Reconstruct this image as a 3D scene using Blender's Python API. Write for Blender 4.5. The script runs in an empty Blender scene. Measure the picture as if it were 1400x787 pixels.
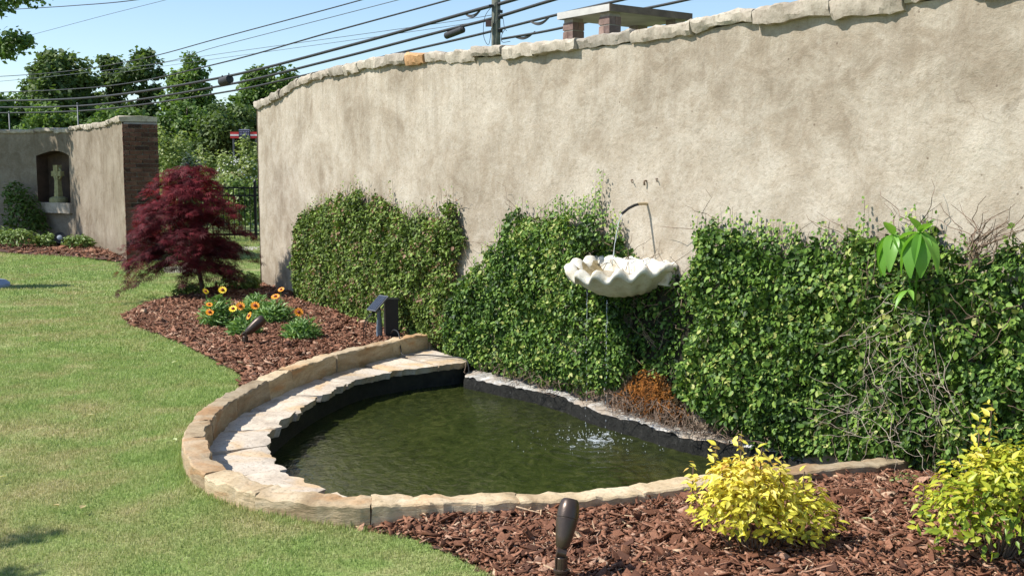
import bpy, math, random
import numpy as np
from mathutils import Vector

SC = bpy.context.scene
COL = SC.collection
random.seed(7)
RNG = np.random.default_rng(11)
R = math.radians

# ------------------------------------------------------------------ camera, sky, sun, exposure
cam_d = bpy.data.cameras.new('camera')
cam = bpy.data.objects.new('camera', cam_d)
COL.objects.link(cam)
cam.location = (0, 0, 1.6)
cam.rotation_euler = (R(90 - 6.107), 0, 0)
cam_d.sensor_width = 36
cam_d.lens = 36 * 1500 / 1400
cam_d.clip_start = 0.05
cam_d.clip_end = 1500
SC.camera = cam

SUN = Vector((-math.cos(R(49)) * .99, -math.cos(R(49)) * .13, math.sin(R(49)))).normalized()      # towards the sun: left of the picture, a trifle behind the camera
elev = math.asin(SUN.z)
world = bpy.data.worlds.new('World')
SC.world = world
world.use_nodes = True
wn = world.node_tree
sky = wn.nodes.new('ShaderNodeTexSky')
sky.sky_type = 'NISHITA'
sky.sun_disc = False
sky.sun_elevation = elev
sky.sun_rotation = math.atan2(SUN.x, SUN.y)
sky.air_density = 1.0
sky.dust_density = 0.25
sky.ozone_density = 3.0
bg = wn.nodes['Background']
bg.inputs['Strength'].default_value = 0.125
wn.links.new(sky.outputs[0], bg.inputs['Color'])

sun_d = bpy.data.lights.new('sun', 'SUN')
sun_d.energy = 4.9
sun_d.angle = R(0.53)
sun_d.color = (1.0, 0.955, 0.88)
sun = bpy.data.objects.new('sun', sun_d)
COL.objects.link(sun)
sun.location = (-8, -4, 12)
sun.rotation_euler = SUN.to_track_quat('Z', 'Y').to_euler()

SC.view_settings.view_transform = 'Standard'
SC.view_settings.look = 'None'
SC.view_settings.exposure = 0.5
SC.view_settings.gamma = 1.0
SC.view_settings.use_curve_mapping = False
SC.cycles.max_bounces = 6
SC.cycles.transparent_max_bounces = 8
SC.cycles.use_denoising = True

# ------------------------------------------------------------------ helpers
def hash3(ix, iy, iz):
    h = (ix.astype(np.int64) * 374761393 + iy.astype(np.int64) * 668265263 + iz.astype(np.int64) * 2147483647) & 0xffffffff
    h = ((h ^ (h >> 13)) * 1274126177) & 0xffffffff
    h = (h ^ (h >> 16)) & 0xffffffff
    return h.astype(np.float64) / 0xffffffff

def vnoise(p):
    p = np.asarray(p, float)
    i = np.floor(p).astype(np.int64); f = p - i; f = f * f * (3 - 2 * f)
    out = 0
    for dx in (0, 1):
        for dy in (0, 1):
            for dz in (0, 1):
                w = (f[..., 0] if dx else 1 - f[..., 0]) * (f[..., 1] if dy else 1 - f[..., 1]) * (f[..., 2] if dz else 1 - f[..., 2])
                out = out + w * hash3(i[..., 0] + dx, i[..., 1] + dy, i[..., 2] + dz)
    return out * 2 - 1

def fbm(p, o=3):
    a, s, t = 1.0, 0, 0
    p = np.asarray(p, float)
    for k in range(o):
        s = s + a * vnoise(p + 17.3 * k); t += a; a *= .5; p = p * 2.03
    return s / t

def n2(x, y, sc, seed=0, o=2):
    return fbm(np.stack([np.asarray(x) * sc, np.asarray(y) * sc, np.full(np.shape(x), seed * 3.7)], -1), o)

def tag(o, label=None, cat=None, group=None, kind=None):
    if label: o['label'] = label
    if cat: o['category'] = cat
    if group: o['group'] = group
    if kind: o['kind'] = kind
    return o

def empty(name, loc=(0, 0, 0), rz=0.0):
    o = bpy.data.objects.new(name, None)
    COL.objects.link(o)
    o.location = loc; o.rotation_euler = (0, 0, rz); o.empty_display_size = .2
    return o

def link(name, me, parent=None, loc=None, rot=None, scale=None):
    o = bpy.data.objects.new(name, me)
    COL.objects.link(o)
    if parent is not None: o.parent = parent
    if loc is not None: o.location = loc
    if rot is not None: o.rotation_euler = rot
    if scale is not None: o.scale = scale
    return o

def npmesh(name, V, F, mat, rnd=None, uv=None, smooth=False):
    """V (n,3), F (m,k) with one k for all faces"""
    V = np.asarray(V, np.float32); F = np.asarray(F, np.int32)
    me = bpy.data.meshes.new(name)
    k = F.shape[1]; m = len(F)
    me.vertices.add(len(V)); me.vertices.foreach_set('co', V.ravel())
    me.loops.add(m * k); me.loops.foreach_set('vertex_index', F.ravel())
    me.polygons.add(m)
    me.polygons.foreach_set('loop_start', np.arange(0, m * k, k, dtype=np.int32))
    me.polygons.foreach_set('loop_total', np.full(m, k, np.int32))
    if smooth: me.polygons.foreach_set('use_smooth', np.ones(m, bool))
    if rnd is not None:
        a = me.attributes.new('rnd', 'FLOAT', 'POINT'); a.data.foreach_set('value', np.asarray(rnd, np.float32))
    if uv is not None:
        u = me.uv_layers.new(name='UVMap')
        u.data.foreach_set('uv', np.asarray(uv, np.float32)[F.ravel()].ravel())
    me.materials.append(mat)
    me.update(calc_edges=True); me.validate()
    return me

class MB:
    """collects polygons of any size into one mesh"""
    def __init__(s): s.v = []; s.f = []
    def add(s, vs, fs):
        b = len(s.v); s.v += [tuple(map(float, v)) for v in vs]; s.f += [tuple(b + i for i in f) for f in fs]; return s
    def box(s, c, d, rz=0, taper=1.0, axes=None):
        hx, hy, hz = d[0] / 2, d[1] / 2, d[2] / 2
        vs = []
        cr, sr = math.cos(rz), math.sin(rz)
        for z in (-1, 1):
            t = taper if z > 0 else 1
            for x, y in ((-1, -1), (1, -1), (1, 1), (-1, 1)):
                px, py, pz = x * hx * t, y * hy * t, z * hz
                if axes is not None:
                    q = Vector(axes[0]) * px + Vector(axes[1]) * py + Vector(axes[2]) * pz
                else:
                    q = Vector((px * cr - py * sr, px * sr + py * cr, pz))
                vs.append(Vector(c) + q)
        return s.add(vs, [(3, 2, 1, 0), (4, 5, 6, 7), (0, 1, 5, 4), (1, 2, 6, 5), (2, 3, 7, 6), (3, 0, 4, 7)])
    def tube(s, pts, rad, n=6, cap=True):
        pts = [Vector(p) for p in pts]; m = len(pts)
        if not hasattr(rad, '__len__'): rad = [rad] * m
        vs = []; fs = []
        up = Vector((0, 0, 1))
        u = None
        for i, p in enumerate(pts):
            t = (pts[min(i + 1, m - 1)] - pts[max(i - 1, 0)])
            if t.length < 1e-9: t = Vector((0, 0, 1))
            t.normalize()
            if u is None:
                u = t.cross(up)
                if u.length < .05: u = t.cross(Vector((1, 0, 0)))
            u = u - t * u.dot(t); u.normalize(); w = t.cross(u)
            for k in range(n):
                a = 2 * math.pi * k / n
                vs.append(p + (u * math.cos(a) + w * math.sin(a)) * rad[i])
        for i in range(m - 1):
            for k in range(n):
                fs.append((i * n + k, i * n + (k + 1) % n, (i + 1) * n + (k + 1) % n, (i + 1) * n + k))
        if cap:
            fs.append(tuple(range(n - 1, -1, -1))); fs.append(tuple((m - 1) * n + k for k in range(n)))
        return s.add(vs, fs)
    def lathe(s, prof, n=20, c=(0, 0, 0), axis=(0, 0, 1)):
        ax = Vector(axis).normalized(); u = ax.cross(Vector((0, 1, 0)))
        if u.length < .05: u = ax.cross(Vector((1, 0, 0)))
        u.normalize(); w = ax.cross(u); c = Vector(c)
        vs = []; fs = []
        for r, h in prof:
            for k in range(n):
                a = 2 * math.pi * k / n
                vs.append(c + ax * h + (u * math.cos(a) + w * math.sin(a)) * r)
        for i in range(len(prof) - 1):
            for k in range(n):
                fs.append((i * n + k, i * n + (k + 1) % n, (i + 1) * n + (k + 1) % n, (i + 1) * n + k))
        fs.append(tuple(range(n - 1, -1, -1))); fs.append(tuple((len(prof) - 1) * n + k for k in range(n)))
        return s.add(vs, fs)
    def mesh(s, name, mat, smooth=False, rnd=None):
        me = bpy.data.meshes.new(name); me.from_pydata(s.v, [], s.f)
        me.materials.append(mat)
        if smooth:
            me.polygons.foreach_set('use_smooth', np.ones(len(me.polygons), bool))
        if rnd is not None:
            a = me.attributes.new('rnd', 'FLOAT', 'POINT'); a.data.foreach_set('value', np.full(len(s.v), rnd, np.float32))
        me.update(); return me
    def build(s, name, mat, parent=None, smooth=False, sharp=None, rnd=None):
        me = s.mesh(name, mat, smooth, rnd)
        if sharp is not None and smooth: me.set_sharp_from_angle(angle=R(sharp))
        return link(name, me, parent)

def crom(P, n=40):
    P = np.array(P, float); P = np.vstack([2 * P[0] - P[1], P, 2 * P[-1] - P[-2]]); out = []
    for i in range(1, len(P) - 2):
        t = np.linspace(0, 1, n, endpoint=False)[:, None]
        a, b, c, d = P[i - 1], P[i], P[i + 1], P[i + 2]
        out.append(.5 * ((2 * b) + (-a + c) * t + (2 * a - 5 * b + 4 * c - d) * t * t + (-a + 3 * b - 3 * c + d) * t ** 3))
    out.append(P[-2][None]); return np.vstack(out)

class Curve:
    def __init__(s, P):
        s.p = crom(P); d = np.linalg.norm(np.diff(s.p, axis=0), axis=1)
        s.s = np.concatenate([[0], np.cumsum(d)]); s.L = s.s[-1]
    def at(s, u):
        u = np.asarray(u, float); return np.stack([np.interp(u, s.s, s.p[:, 0]), np.interp(u, s.s, s.p[:, 1])], -1)
    def tan(s, u):
        u = np.asarray(u, float)
        a = s.at(np.clip(u + .03, 0, s.L)) - s.at(np.clip(u - .03, 0, s.L))
        return a / np.linalg.norm(a, axis=-1, keepdims=True)
    def nrm(s, u):                      # right-hand side of the direction of travel
        t = s.tan(u); return np.stack([t[..., 1], -t[..., 0]], -1)

def inside(poly, x, y):
    poly = np.asarray(poly); x = np.asarray(x); y = np.asarray(y); c = np.zeros(x.shape, bool)
    j = len(poly) - 1
    for i in range(len(poly)):
        xi, yi = poly[i]; xj, yj = poly[j]
        c ^= ((yi > y) != (yj > y)) & (x < (xj - xi) * (y - yi) / (yj - yi + 1e-12) + xi)
        j = i
    return c

def polydist(poly, x, y, closed=True):
    poly = np.asarray(poly, float); d = np.full(np.shape(x), 1e9)
    n = len(poly)
    for i in range(n if closed else n - 1):
        a = poly[i]; b = poly[(i + 1) % n]; ab = b - a; L = max(ab @ ab, 1e-9)
        t = np.clip(((x - a[0]) * ab[0] + (y - a[1]) * ab[1]) / L, 0, 1)
        d = np.minimum(d, np.hypot(x - a[0] - t * ab[0], y - a[1] - t * ab[1]))
    return d

def norm(a): return a / np.maximum(np.linalg.norm(a, axis=-1, keepdims=True), 1e-9)

# --- leaf clouds: proto leaf lies in x (width), y (length), z (normal)
LEAF_OVATE = (np.array([(0, 0, 0), (-.36, .42, .10), (0, .5, 0), (.36, .42, .10), (0, 1, -.08)]), np.array([(0, 2, 1), (0, 3, 2), (1, 2, 4), (2, 3, 4)]))
LEAF_ROUND = (np.array([(0, 0, 0), (.30, .28, .08), (.27, .64, .07), (0, 1, -.06), (-.27, .64, .07), (-.30, .28, .08), (0, .45, -.02)]), np.array([(6, 0, 1), (6, 1, 2), (6, 2, 3), (6, 3, 4), (6, 4, 5), (6, 5, 0)]))
LEAF_FINE = (np.array([(0, 0, 0), (.17, .2, .06), (.235, .42, .075), (.15, .7, .05), (0, 1.08, -.10), (-.15, .7, .05), (-.235, .42, .075), (-.17, .2, .06), (0, .25, 0), (0, .6, -.01)]),
             np.array([(0, 1, 8), (1, 2, 8), (2, 9, 8), (2, 3, 9), (3, 4, 9), (4, 5, 9), (5, 6, 9), (6, 8, 9), (6, 7, 8), (7, 0, 8)]))
LEAF_QUAD = (np.array([(0, 0, 0), (-.42, .5, .06), (.42, .5, .06), (0, 1, -.05)]), np.array([(0, 2, 1), (1, 2, 3)]))
def palmate():
    v = [(0, 0, 0)]; f = []
    for a, l in ((-105, .55), (-62, .8), (-28, .95), (5, 1.05), (35, .92), (68, .75), (110, .5)):
        a = R(a); d = np.array((math.sin(a), math.cos(a))); p = np.array((d[1], -d[0]))
        b = len(v)
        v += [(*(d * l * .45 + p * .055), .02), (*(d * l * .45 - p * .055), .02), (*(d * l), -.12)]
        f += [(0, b, b + 1), (b, b + 2, b + 1)]
    return np.array(v), np.array(f)
LEAF_PALM = palmate()

def leafcloud(name, pos, nor, tip, size, proto, mat, rnd=None, wid=None):
    pos = np.asarray(pos, float); n = norm(np.asarray(nor, float)); t = np.asarray(tip, float)
    t = norm(t - n * (t * n).sum(-1, keepdims=True)); b = np.cross(t, n)
    N = len(pos); V, F = proto
    size = np.broadcast_to(size, (N,)); wid = size if wid is None else np.broadcast_to(wid, (N,))
    P = (pos[:, None] + b[:, None] * (V[None, :, 0:1] * wid[:, None, None]) + t[:, None] * (V[None, :, 1:2] * size[:, None, None])
         + n[:, None] * (V[None, :, 2:3] * size[:, None, None]))
    FF = (F[None] + (np.arange(N) * len(V))[:, None, None]).reshape(-1, 3)
    r = RNG.random(N) if rnd is None else np.clip(rnd, 0, 1)
    return npmesh(name, P.reshape(-1, 3), FF, mat, rnd=np.repeat(r, len(V)))

def rvec_(r, n): return norm(r.normal(size=(n, 3)))
def rvec(n): return norm(RNG.normal(size=(n, 3)))

# ------------------------------------------------------------------ materials
class M_:
    def __init__(s, name):
        s.m = bpy.data.materials.new(name); s.m.use_nodes = True; s.t = s.m.node_tree
        s.b = s.t.nodes['Principled BSDF']; s.out = s.t.nodes['Material Output']
    def n(s, ty, **kw):
        nd = s.t.nodes.new(ty)
        for k, v in kw.items():
            if k in nd.inputs: nd.inputs[k].default_value = v
            else: setattr(nd, k, v)
        return nd
    def l(s, a, b): s.t.links.new(a, b)
    def set(s, **kw):
        for k, v in kw.items(): s.b.inputs[k.replace('_', ' ')].default_value = v
    def coords(s, kind='obj', scale=(1, 1, 1)):
        if kind == 'uv': o = s.n('ShaderNodeUVMap', uv_map='UVMap').outputs[0]
        elif kind == 'pos': o = s.n('ShaderNodeNewGeometry').outputs['Position']
        else: o = s.n('ShaderNodeTexCoord').outputs['Object']
        mp = s.n('ShaderNodeMapping'); mp.inputs['Scale'].default_value = scale; s.l(o, mp.inputs[0]); return mp.outputs[0]
    def noise(s, co, scale, detail=4, rough=.6, dist=0):
        nd = s.n('ShaderNodeTexNoise'); nd.inputs['Scale'].default_value = scale; nd.inputs['Detail'].default_value = detail
        nd.inputs['Roughness'].default_value = rough; nd.inputs['Distortion'].default_value = dist
        s.l(co, nd.inputs['Vector']); return nd.outputs['Fac']
    def ramp(s, fac, stops, interp='LINEAR'):
        nd = s.n('ShaderNodeValToRGB'); cr = nd.color_ramp; cr.interpolation = interp
        while len(cr.elements) > 1: cr.elements.remove(cr.elements[-1])
        for i, (p, c) in enumerate(stops):
            e = cr.elements[0] if i == 0 else cr.elements.new(p)
            e.position = p; e.color = (*c, 1) if len(c) == 3 else c
        s.l(fac, nd.inputs[0]); return nd.outputs[0]
    def mix(s, fac, a, b, mode='MIX'):
        nd = s.n('ShaderNodeMix', data_type='RGBA', blend_type=mode)
        for sock, v in ((nd.inputs[0], fac), (nd.inputs[6], a), (nd.inputs[7], b)):
            if hasattr(v, 'is_output') or isinstance(v, bpy.types.NodeSocket): s.l(v, sock)
            elif isinstance(v, (int, float)): sock.default_value = v
            else: sock.default_value = (*v, 1)
        return nd.outputs[2]
    def math(s, op, a, b=0.0):
        nd = s.n('ShaderNodeMath', operation=op)
        for sock, v in ((nd.inputs[0], a), (nd.inputs[1], b)):
            if isinstance(v, bpy.types.NodeSocket): s.l(v, sock)
            else: sock.default_value = v
        return nd.outputs[0]
    def bump(s, h, strength, dist, prev=None):
        nd = s.n('ShaderNodeBump'); nd.inputs['Strength'].default_value = strength; nd.inputs['Distance'].default_value = dist
        s.l(h, nd.inputs['Height'])
        if prev is not None: s.l(prev, nd.inputs['Normal'])
        return nd.outputs[0]
    def col(s, c): s.l(c, s.b.inputs['Base Color']); return s
    def nor(s, c): s.l(c, s.b.inputs['Normal']); return s

def plain(name, c, rough=.6, metal=0.0, var=.12, scale=14.0, bump=.15):
    m = M_(name); co = m.coords()
    f = m.noise(co, scale, 4)
    m.col(m.ramp(f, [(.25, tuple(x * (1 - var) for x in c)), (.75, tuple(min(1, x * (1 + var)) for x in c))]))
    m.set(Roughness=rough, Metallic=metal)
    if bump: m.nor(m.bump(m.noise(co, scale * 5, 3), bump, .004))
    return m.m

def leafmat(name, stops, rough=.45, trans=.28, tcol=(1.25, 1.35, .7), spec=.4):
    m = M_(name)
    a = m.n('ShaderNodeAttribute', attribute_name='rnd')
    c = m.ramp(a.outputs['Fac'], stops)
    m.col(c); m.set(Roughness=rough); m.b.inputs['Specular IOR Level'].default_value = spec
    tr = m.n('ShaderNodeBsdfTranslucent'); m.l(m.mix(1.0, c, tcol, 'MULTIPLY'), tr.inputs[0])
    mx = m.n('ShaderNodeMixShader'); mx.inputs[0].default_value = trans
    m.l(m.b.outputs[0], mx.inputs[1]); m.l(tr.outputs[0], mx.inputs[2]); m.l(mx.outputs[0], m.out.inputs[0])
    return m.m

def stucco(name, k=1.0):
    m = M_(name)
    uv = m.coords('uv'); st = m.coords('uv', (1.0, .16, 1)); st2 = m.coords('uv', (1.0, .07, 1))
    big = m.noise(uv, 1.1, 8, .72, .4); blot = m.noise(uv, 4.2, 8, .75, .8); fine = m.noise(uv, 30, 6, .78)
    streak = m.noise(st, 3.2, 5, .65); streak2 = m.noise(st2, 9, 4, .6)
    c = m.ramp(big, [(.30, (.215, .170, .120)), (.48, (.355, .295, .222)), (.66, (.52, .455, .365))])
    c = m.mix(m.ramp(blot, [(.42, (0, 0, 0)), (.62, (1, 1, 1))]), c, m.ramp(big, [(.3, (.345, .292, .222)), (.7, (.57, .512, .425))]))
    c = m.mix(m.ramp(streak, [(.52, (0, 0, 0)), (.74, (.26, .26, .26))]), c, (.28, .225, .165))
    c = m.mix(m.ramp(streak2, [(.56, (0, 0, 0)), (.75, (.22, .22, .22))]), c, (.54, .49, .42))
    c = m.mix(m.ramp(fine, [(.34, (.55, .55, .55)), (.49, (0, 0, 0))]), c, (.24, .19, .135))
    pit = m.n('ShaderNodeTexVoronoi'); pit.inputs['Scale'].default_value = 7.0; m.l(m.coords('uv', (1, 1, 1)), pit.inputs['Vector'])
    c = m.mix(m.ramp(pit.outputs['Distance'], [(.035, (.7, .7, .7)), (.06, (0, 0, 0))]), c, (.12, .085, .06))
    sep = m.n('ShaderNodeSeparateXYZ'); m.l(uv, sep.inputs[0])
    drip = m.noise(m.coords('uv', (1.0, .05, 1)), 6.5, 5, .7)                       # drip stains below the coping
    hi = m.n('ShaderNodeMapRange'); hi.inputs[1].default_value = 1.55; hi.inputs[2].default_value = 2.55; m.l(sep.outputs[1], hi.inputs[0])
    c = m.mix(m.math('MULTIPLY', m.ramp(drip, [(.48, (0, 0, 0)), (.68, (.6, .6, .6))]), hi.outputs[0]), c, (.235, .19, .14))
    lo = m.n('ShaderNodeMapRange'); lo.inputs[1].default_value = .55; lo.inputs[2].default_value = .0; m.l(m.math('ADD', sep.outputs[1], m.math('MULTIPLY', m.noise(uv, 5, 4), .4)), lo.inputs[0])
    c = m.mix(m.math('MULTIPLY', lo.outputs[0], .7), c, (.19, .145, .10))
    ck = m.n('ShaderNodeTexVoronoi', feature='DISTANCE_TO_EDGE'); ck.inputs['Scale'].default_value = 1.1
    wob = m.n('ShaderNodeTexNoise'); wob.inputs['Scale'].default_value = 3.0; wob.inputs['Detail'].default_value = 5; m.l(uv, wob.inputs['Vector'])
    wv = m.n('ShaderNodeVectorMath', operation='MULTIPLY_ADD'); m.l(wob.outputs['Color'], wv.inputs[0]); wv.inputs[1].default_value = (.55, .55, 0); m.l(uv, wv.inputs[2]); m.l(wv.outputs[0], ck.inputs['Vector'])
    crack = m.math('MULTIPLY', m.ramp(ck.outputs[0], [(.0008, (.42, .42, .42)), (.003, (0, 0, 0))]), m.ramp(m.noise(uv, .8, 3), [(.56, (0, 0, 0)), (.64, (1, 1, 1))]))
    c = m.mix(crack, c, (.15, .115, .08))
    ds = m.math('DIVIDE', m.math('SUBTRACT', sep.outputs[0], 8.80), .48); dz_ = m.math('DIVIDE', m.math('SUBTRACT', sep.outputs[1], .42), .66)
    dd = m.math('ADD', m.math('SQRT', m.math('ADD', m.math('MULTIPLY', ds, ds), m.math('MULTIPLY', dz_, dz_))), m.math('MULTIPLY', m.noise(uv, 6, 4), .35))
    c = m.mix(m.ramp(dd, [(.95, (.95, .95, .95)), (1.2, (0, 0, 0))]), c, (.018, .019, .012))     # near-black put into the wall colour to deepen the shade under the basin
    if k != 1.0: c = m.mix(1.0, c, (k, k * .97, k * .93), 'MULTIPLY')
    m.col(c); m.set(Roughness=.93); m.b.inputs['Specular IOR Level'].default_value = .15
    b = m.bump(m.noise(uv, 5.5, 6, .7, .5), .34, .03)
    b = m.bump(m.noise(uv, 26, 6, .72, .3), .62, .009, b)
    b = m.bump(m.noise(uv, 90, 3, .6), .35, .003, b)
    m.nor(b); return m.m

def stone(name, stops, scale=3.2, orange=None, rough=.85, layer=False, rand=.16):
    m = M_(name)
    g = m.n('ShaderNodeNewGeometry').outputs['Position']
    oi = m.n('ShaderNodeObjectInfo')
    off = m.n('ShaderNodeVectorMath', operation='MULTIPLY_ADD')
    m.l(oi.outputs['Random'], off.inputs[0]); off.inputs[1].default_value = (31, 17, 43); m.l(g, off.inputs[2])
    co = off.outputs[0]
    if layer:
        mp = m.n('ShaderNodeMapping'); mp.inputs['Scale'].default_value = (1, 1, 3.5); m.l(co, mp.inputs[0]); co = mp.outputs[0]
    f = m.noise(co, scale, 6, .65, .8)
    c = m.ramp(f, stops)
    if orange:
        f2 = m.noise(co, scale * .6, 4, .6, 1.2)
        c = m.mix(m.ramp(f2, [(.50, (0, 0, 0)), (.64, (.75, .75, .75))]), c, orange)
    tint = m.ramp(oi.outputs['Random'], [(0, (1 - rand,) * 3), (.5, (1, 1 - rand * .15, 1 - rand * .35)), (1, (1 + rand * .5, 1 + rand * .45, 1 + rand * .3))])
    c = m.mix(1.0, c, tint, 'MULTIPLY')
    fl = m.noise(co, 45, 4, .7)
    c = m.mix(m.ramp(fl, [(.33, (.5, .5, .5)), (.48, (0, 0, 0))]), c, (.16, .12, .08))
    m.col(c); m.set(Roughness=rough); m.b.inputs['Specular IOR Level'].default_value = .2
    b = m.bump(m.noise(co, 9, 5, .65), .5, .02); b = m.bump(m.noise(co, 60, 4, .65), .5, .004, b)
    m.nor(b); return m.m

MT = {}
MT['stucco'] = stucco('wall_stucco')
MT['stucco_far'] = stucco('darker_wall_stucco', .64)  # same stucco as the long wall, multiplied darker for the niche wall
MT['coping'] = stone('pale_granite', [(.3, (.29, .25, .20)), (.55, (.46, .41, .34)), (.75, (.58, .53, .45))], 5, rand=.2)
MT['coping_orange'] = stone('orange_stone', [(.3, (.42, .22, .10)), (.6, (.55, .33, .17)), (.8, (.62, .48, .33))], 9)
MT['kerb'] = stone('tan_sandstone', [(.28, (.25, .175, .10)), (.48, (.46, .365, .24)), (.72, (.62, .535, .40))], 2.6, (.44, .24, .105), layer=True, rand=.34)
MT['flag'] = stone('pale_flagstone', [(.3, (.36, .30, .24)), (.5, (.57, .50, .41)), (.72, (.68, .61, .52))], 3.4, (.58, .40, .21), rand=.16)
MT['concrete'] = plain('concrete', (.40, .365, .31), .9, var=.25, scale=8)
MT['ivy_dark'] = leafmat('ivy_leaf', [(0, (.016, .038, .007)), (.3, (.052, .108, .018)), (.6, (.115, .212, .034)), (.85, (.225, .335, .058)), (1, (.38, .40, .12))], .5, .14, spec=.26)
MT['ivy_dull'] = leafmat('dull_ivy_leaf', [(0, (.028, .046, .010)), (.3, (.090, .130, .026)), (.56, (.165, .255, .050)), (.82, (.27, .355, .075)), (.87, (.21, .125, .07)), (1, (.34, .20, .13))], .55, .14, spec=.2)
MT['twig'] = plain('dry_twig', (.17, .115, .078), .85, var=.4, scale=30, bump=0)
MT['twig_pale'] = plain('pale_dead_twig', (.40, .33, .26), .85, var=.3, scale=30, bump=0)
MT['root_orange'] = plain('rust_stained_root', (.38, .135, .022), .85, var=.5, scale=24, bump=0)
MT['bark'] = plain('tree_bark', (.10, .075, .055), .9, var=.35, scale=9, bump=.5)

# lawn
def lawn_mix(m, co):
    a = m.noise(co, .55, 4, .6); b = m.noise(co, 2.4, 4, .65, .5)
    f = m.math('ADD', m.math('MULTIPLY', a, .5), m.math('MULTIPLY', b, .5))
    return m.ramp(f, [(.45, (0, 0, 0)), (.60, (.95, .95, .95))])
def make_lawn():
    m = M_('lawn_soil'); co = m.coords('pos')
    c = m.mix(lawn_mix(m, co), (.22, .305, .085), (.37, .335, .165))
    f = m.noise(co, 55, 4, .7)
    c = m.mix(m.ramp(f, [(.38, (.6, .6, .6)), (.55, (0, 0, 0))]), c, (.07, .075, .022))
    m.col(c); m.set(Roughness=.95); m.b.inputs['Specular IOR Level'].default_value = .1
    m.nor(m.bump(f, .6, .012)); MT['lawn'] = m.m
    m = M_('grass_blade'); co = m.coords('pos')
    at = m.n('ShaderNodeAttribute', attribute_name='rnd').outputs['Fac']
    g = m.ramp(at, [(0, (.185, .275, .07)), (.5, (.33, .435, .125)), (.85, (.44, .525, .19)), (1, (.59, .555, .295))])
    d = m.ramp(at, [(0, (.27, .30, .09)), (.45, (.42, .41, .165)), (.75, (.54, .48, .245)), (1, (.62, .53, .33))])
    c = m.mix(lawn_mix(m, co), g, d)
    m.col(c); m.set(Roughness=.55); m.b.inputs['Specular IOR Level'].default_value = .3
    tr = m.n('ShaderNodeBsdfTranslucent'); m.l(c, tr.inputs[0])
    mx = m.n('ShaderNodeMixShader'); mx.inputs[0].default_value = .35
    m.l(m.b.outputs[0], mx.inputs[1]); m.l(tr.outputs[0], mx.inputs[2]); m.l(mx.outputs[0], m.out.inputs[0])
    MT['grass'] = m.m
make_lawn()
def make_mulch():
    m = M_('mulch_soil'); co = m.coords('pos'); f = m.noise(co, 60, 4, .7)
    m.col(m.ramp(f, [(.3, (.035, .018, .012)), (.7, (.12, .052, .034))])); m.set(Roughness=.95); m.nor(m.bump(f, .8, .02)); MT['mulch'] = m.m
    m = M_('bark_chip')
    at = m.n('ShaderNodeAttribute', attribute_name='rnd').outputs['Fac']
    c = m.ramp(at, [(0, (.058, .026, .016)), (.3, (.165, .070, .038)), (.6, (.265, .118, .066)), (.82, (.37, .19, .118)), (.93, (.45, .29, .20)), (1, (.64, .47, .29))])
    co = m.coords('pos'); f = m.noise(co, 120, 3, .6)
    c = m.mix(m.ramp(f, [(.35, (.5, .5, .5)), (.55, (0, 0, 0))]), c, (.06, .026, .017))
    m.col(c); m.set(Roughness=.8); m.b.inputs['Specular IOR Level'].default_value = .25; m.nor(m.bump(f, .5, .004)); MT['chip'] = m.m
make_mulch()
def make_water():
    m = M_('pond_water'); co = m.coords('pos', (1, .55, 1))
    f = m.noise(co, 7, 7, .75, 2.2)
    m.col(m.ramp(f, [(.32, (.008, .012, .003)), (.52, (.026, .034, .008)), (.72, (.066, .072, .021))]))
    m.set(Roughness=.04, IOR=1.33)
    # rings spreading from where the fountain falls in
    g = m.n('ShaderNodeNewGeometry').outputs['Position']
    sub = m.n('ShaderNodeVectorMath', operation='SUBTRACT'); m.l(g, sub.inputs[0]); sub.inputs[1].default_value = (.56, 7.20, -.20)
    ln = m.n('ShaderNodeVectorMath', operation='LENGTH'); m.l(sub.outputs[0], ln.inputs[0])
    d = m.math('ADD', ln.outputs['Value'], m.math('MULTIPLY', m.noise(g, 3.0, 4), .30))
    ring = m.math('SINE', m.math('MULTIPLY', d, 55.0))
    fall = m.math('DIVIDE', .55, m.math('ADD', ln.outputs['Value'], .45))
    h = m.math('MULTIPLY', ring, fall)
    n1 = m.noise(m.coords('pos', (1, .6, 1)), 16, 3, .55, .8); n2_ = m.noise(g, 42, 3, .6, .6)
    b = m.bump(h, .13, .012); b = m.bump(n1, .20, .030, b); b = m.bump(n2_, .20, .010, b)
    m.nor(b); MT['water'] = m.m
    m = M_('clear_water'); m.set(Roughness=.02, IOR=1.33); m.b.inputs['Transmission Weight'].default_value = 1.0
    m.b.inputs['Base Color'].default_value = (.95, .98, 1, 1); MT['clear'] = m.m
    m = M_('foam'); m.set(Roughness=.15, IOR=1.33); m.b.inputs['Base Color'].default_value = (.75, .8, .82, 1); m.b.inputs['Transmission Weight'].default_value = .35; MT['foam'] = m.m
    m = M_('basin_water'); co = m.coords('pos'); f = m.noise(co, 9, 4)
    m.col(m.ramp(f, [(.3, (.13, .085, .03)), (.7, (.24, .17, .075))])); m.set(Roughness=.06, IOR=1.33)
    m.nor(m.bump(m.noise(co, 30, 3), .3, .02)); MT['basin_water'] = m.m
make_water()
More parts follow.
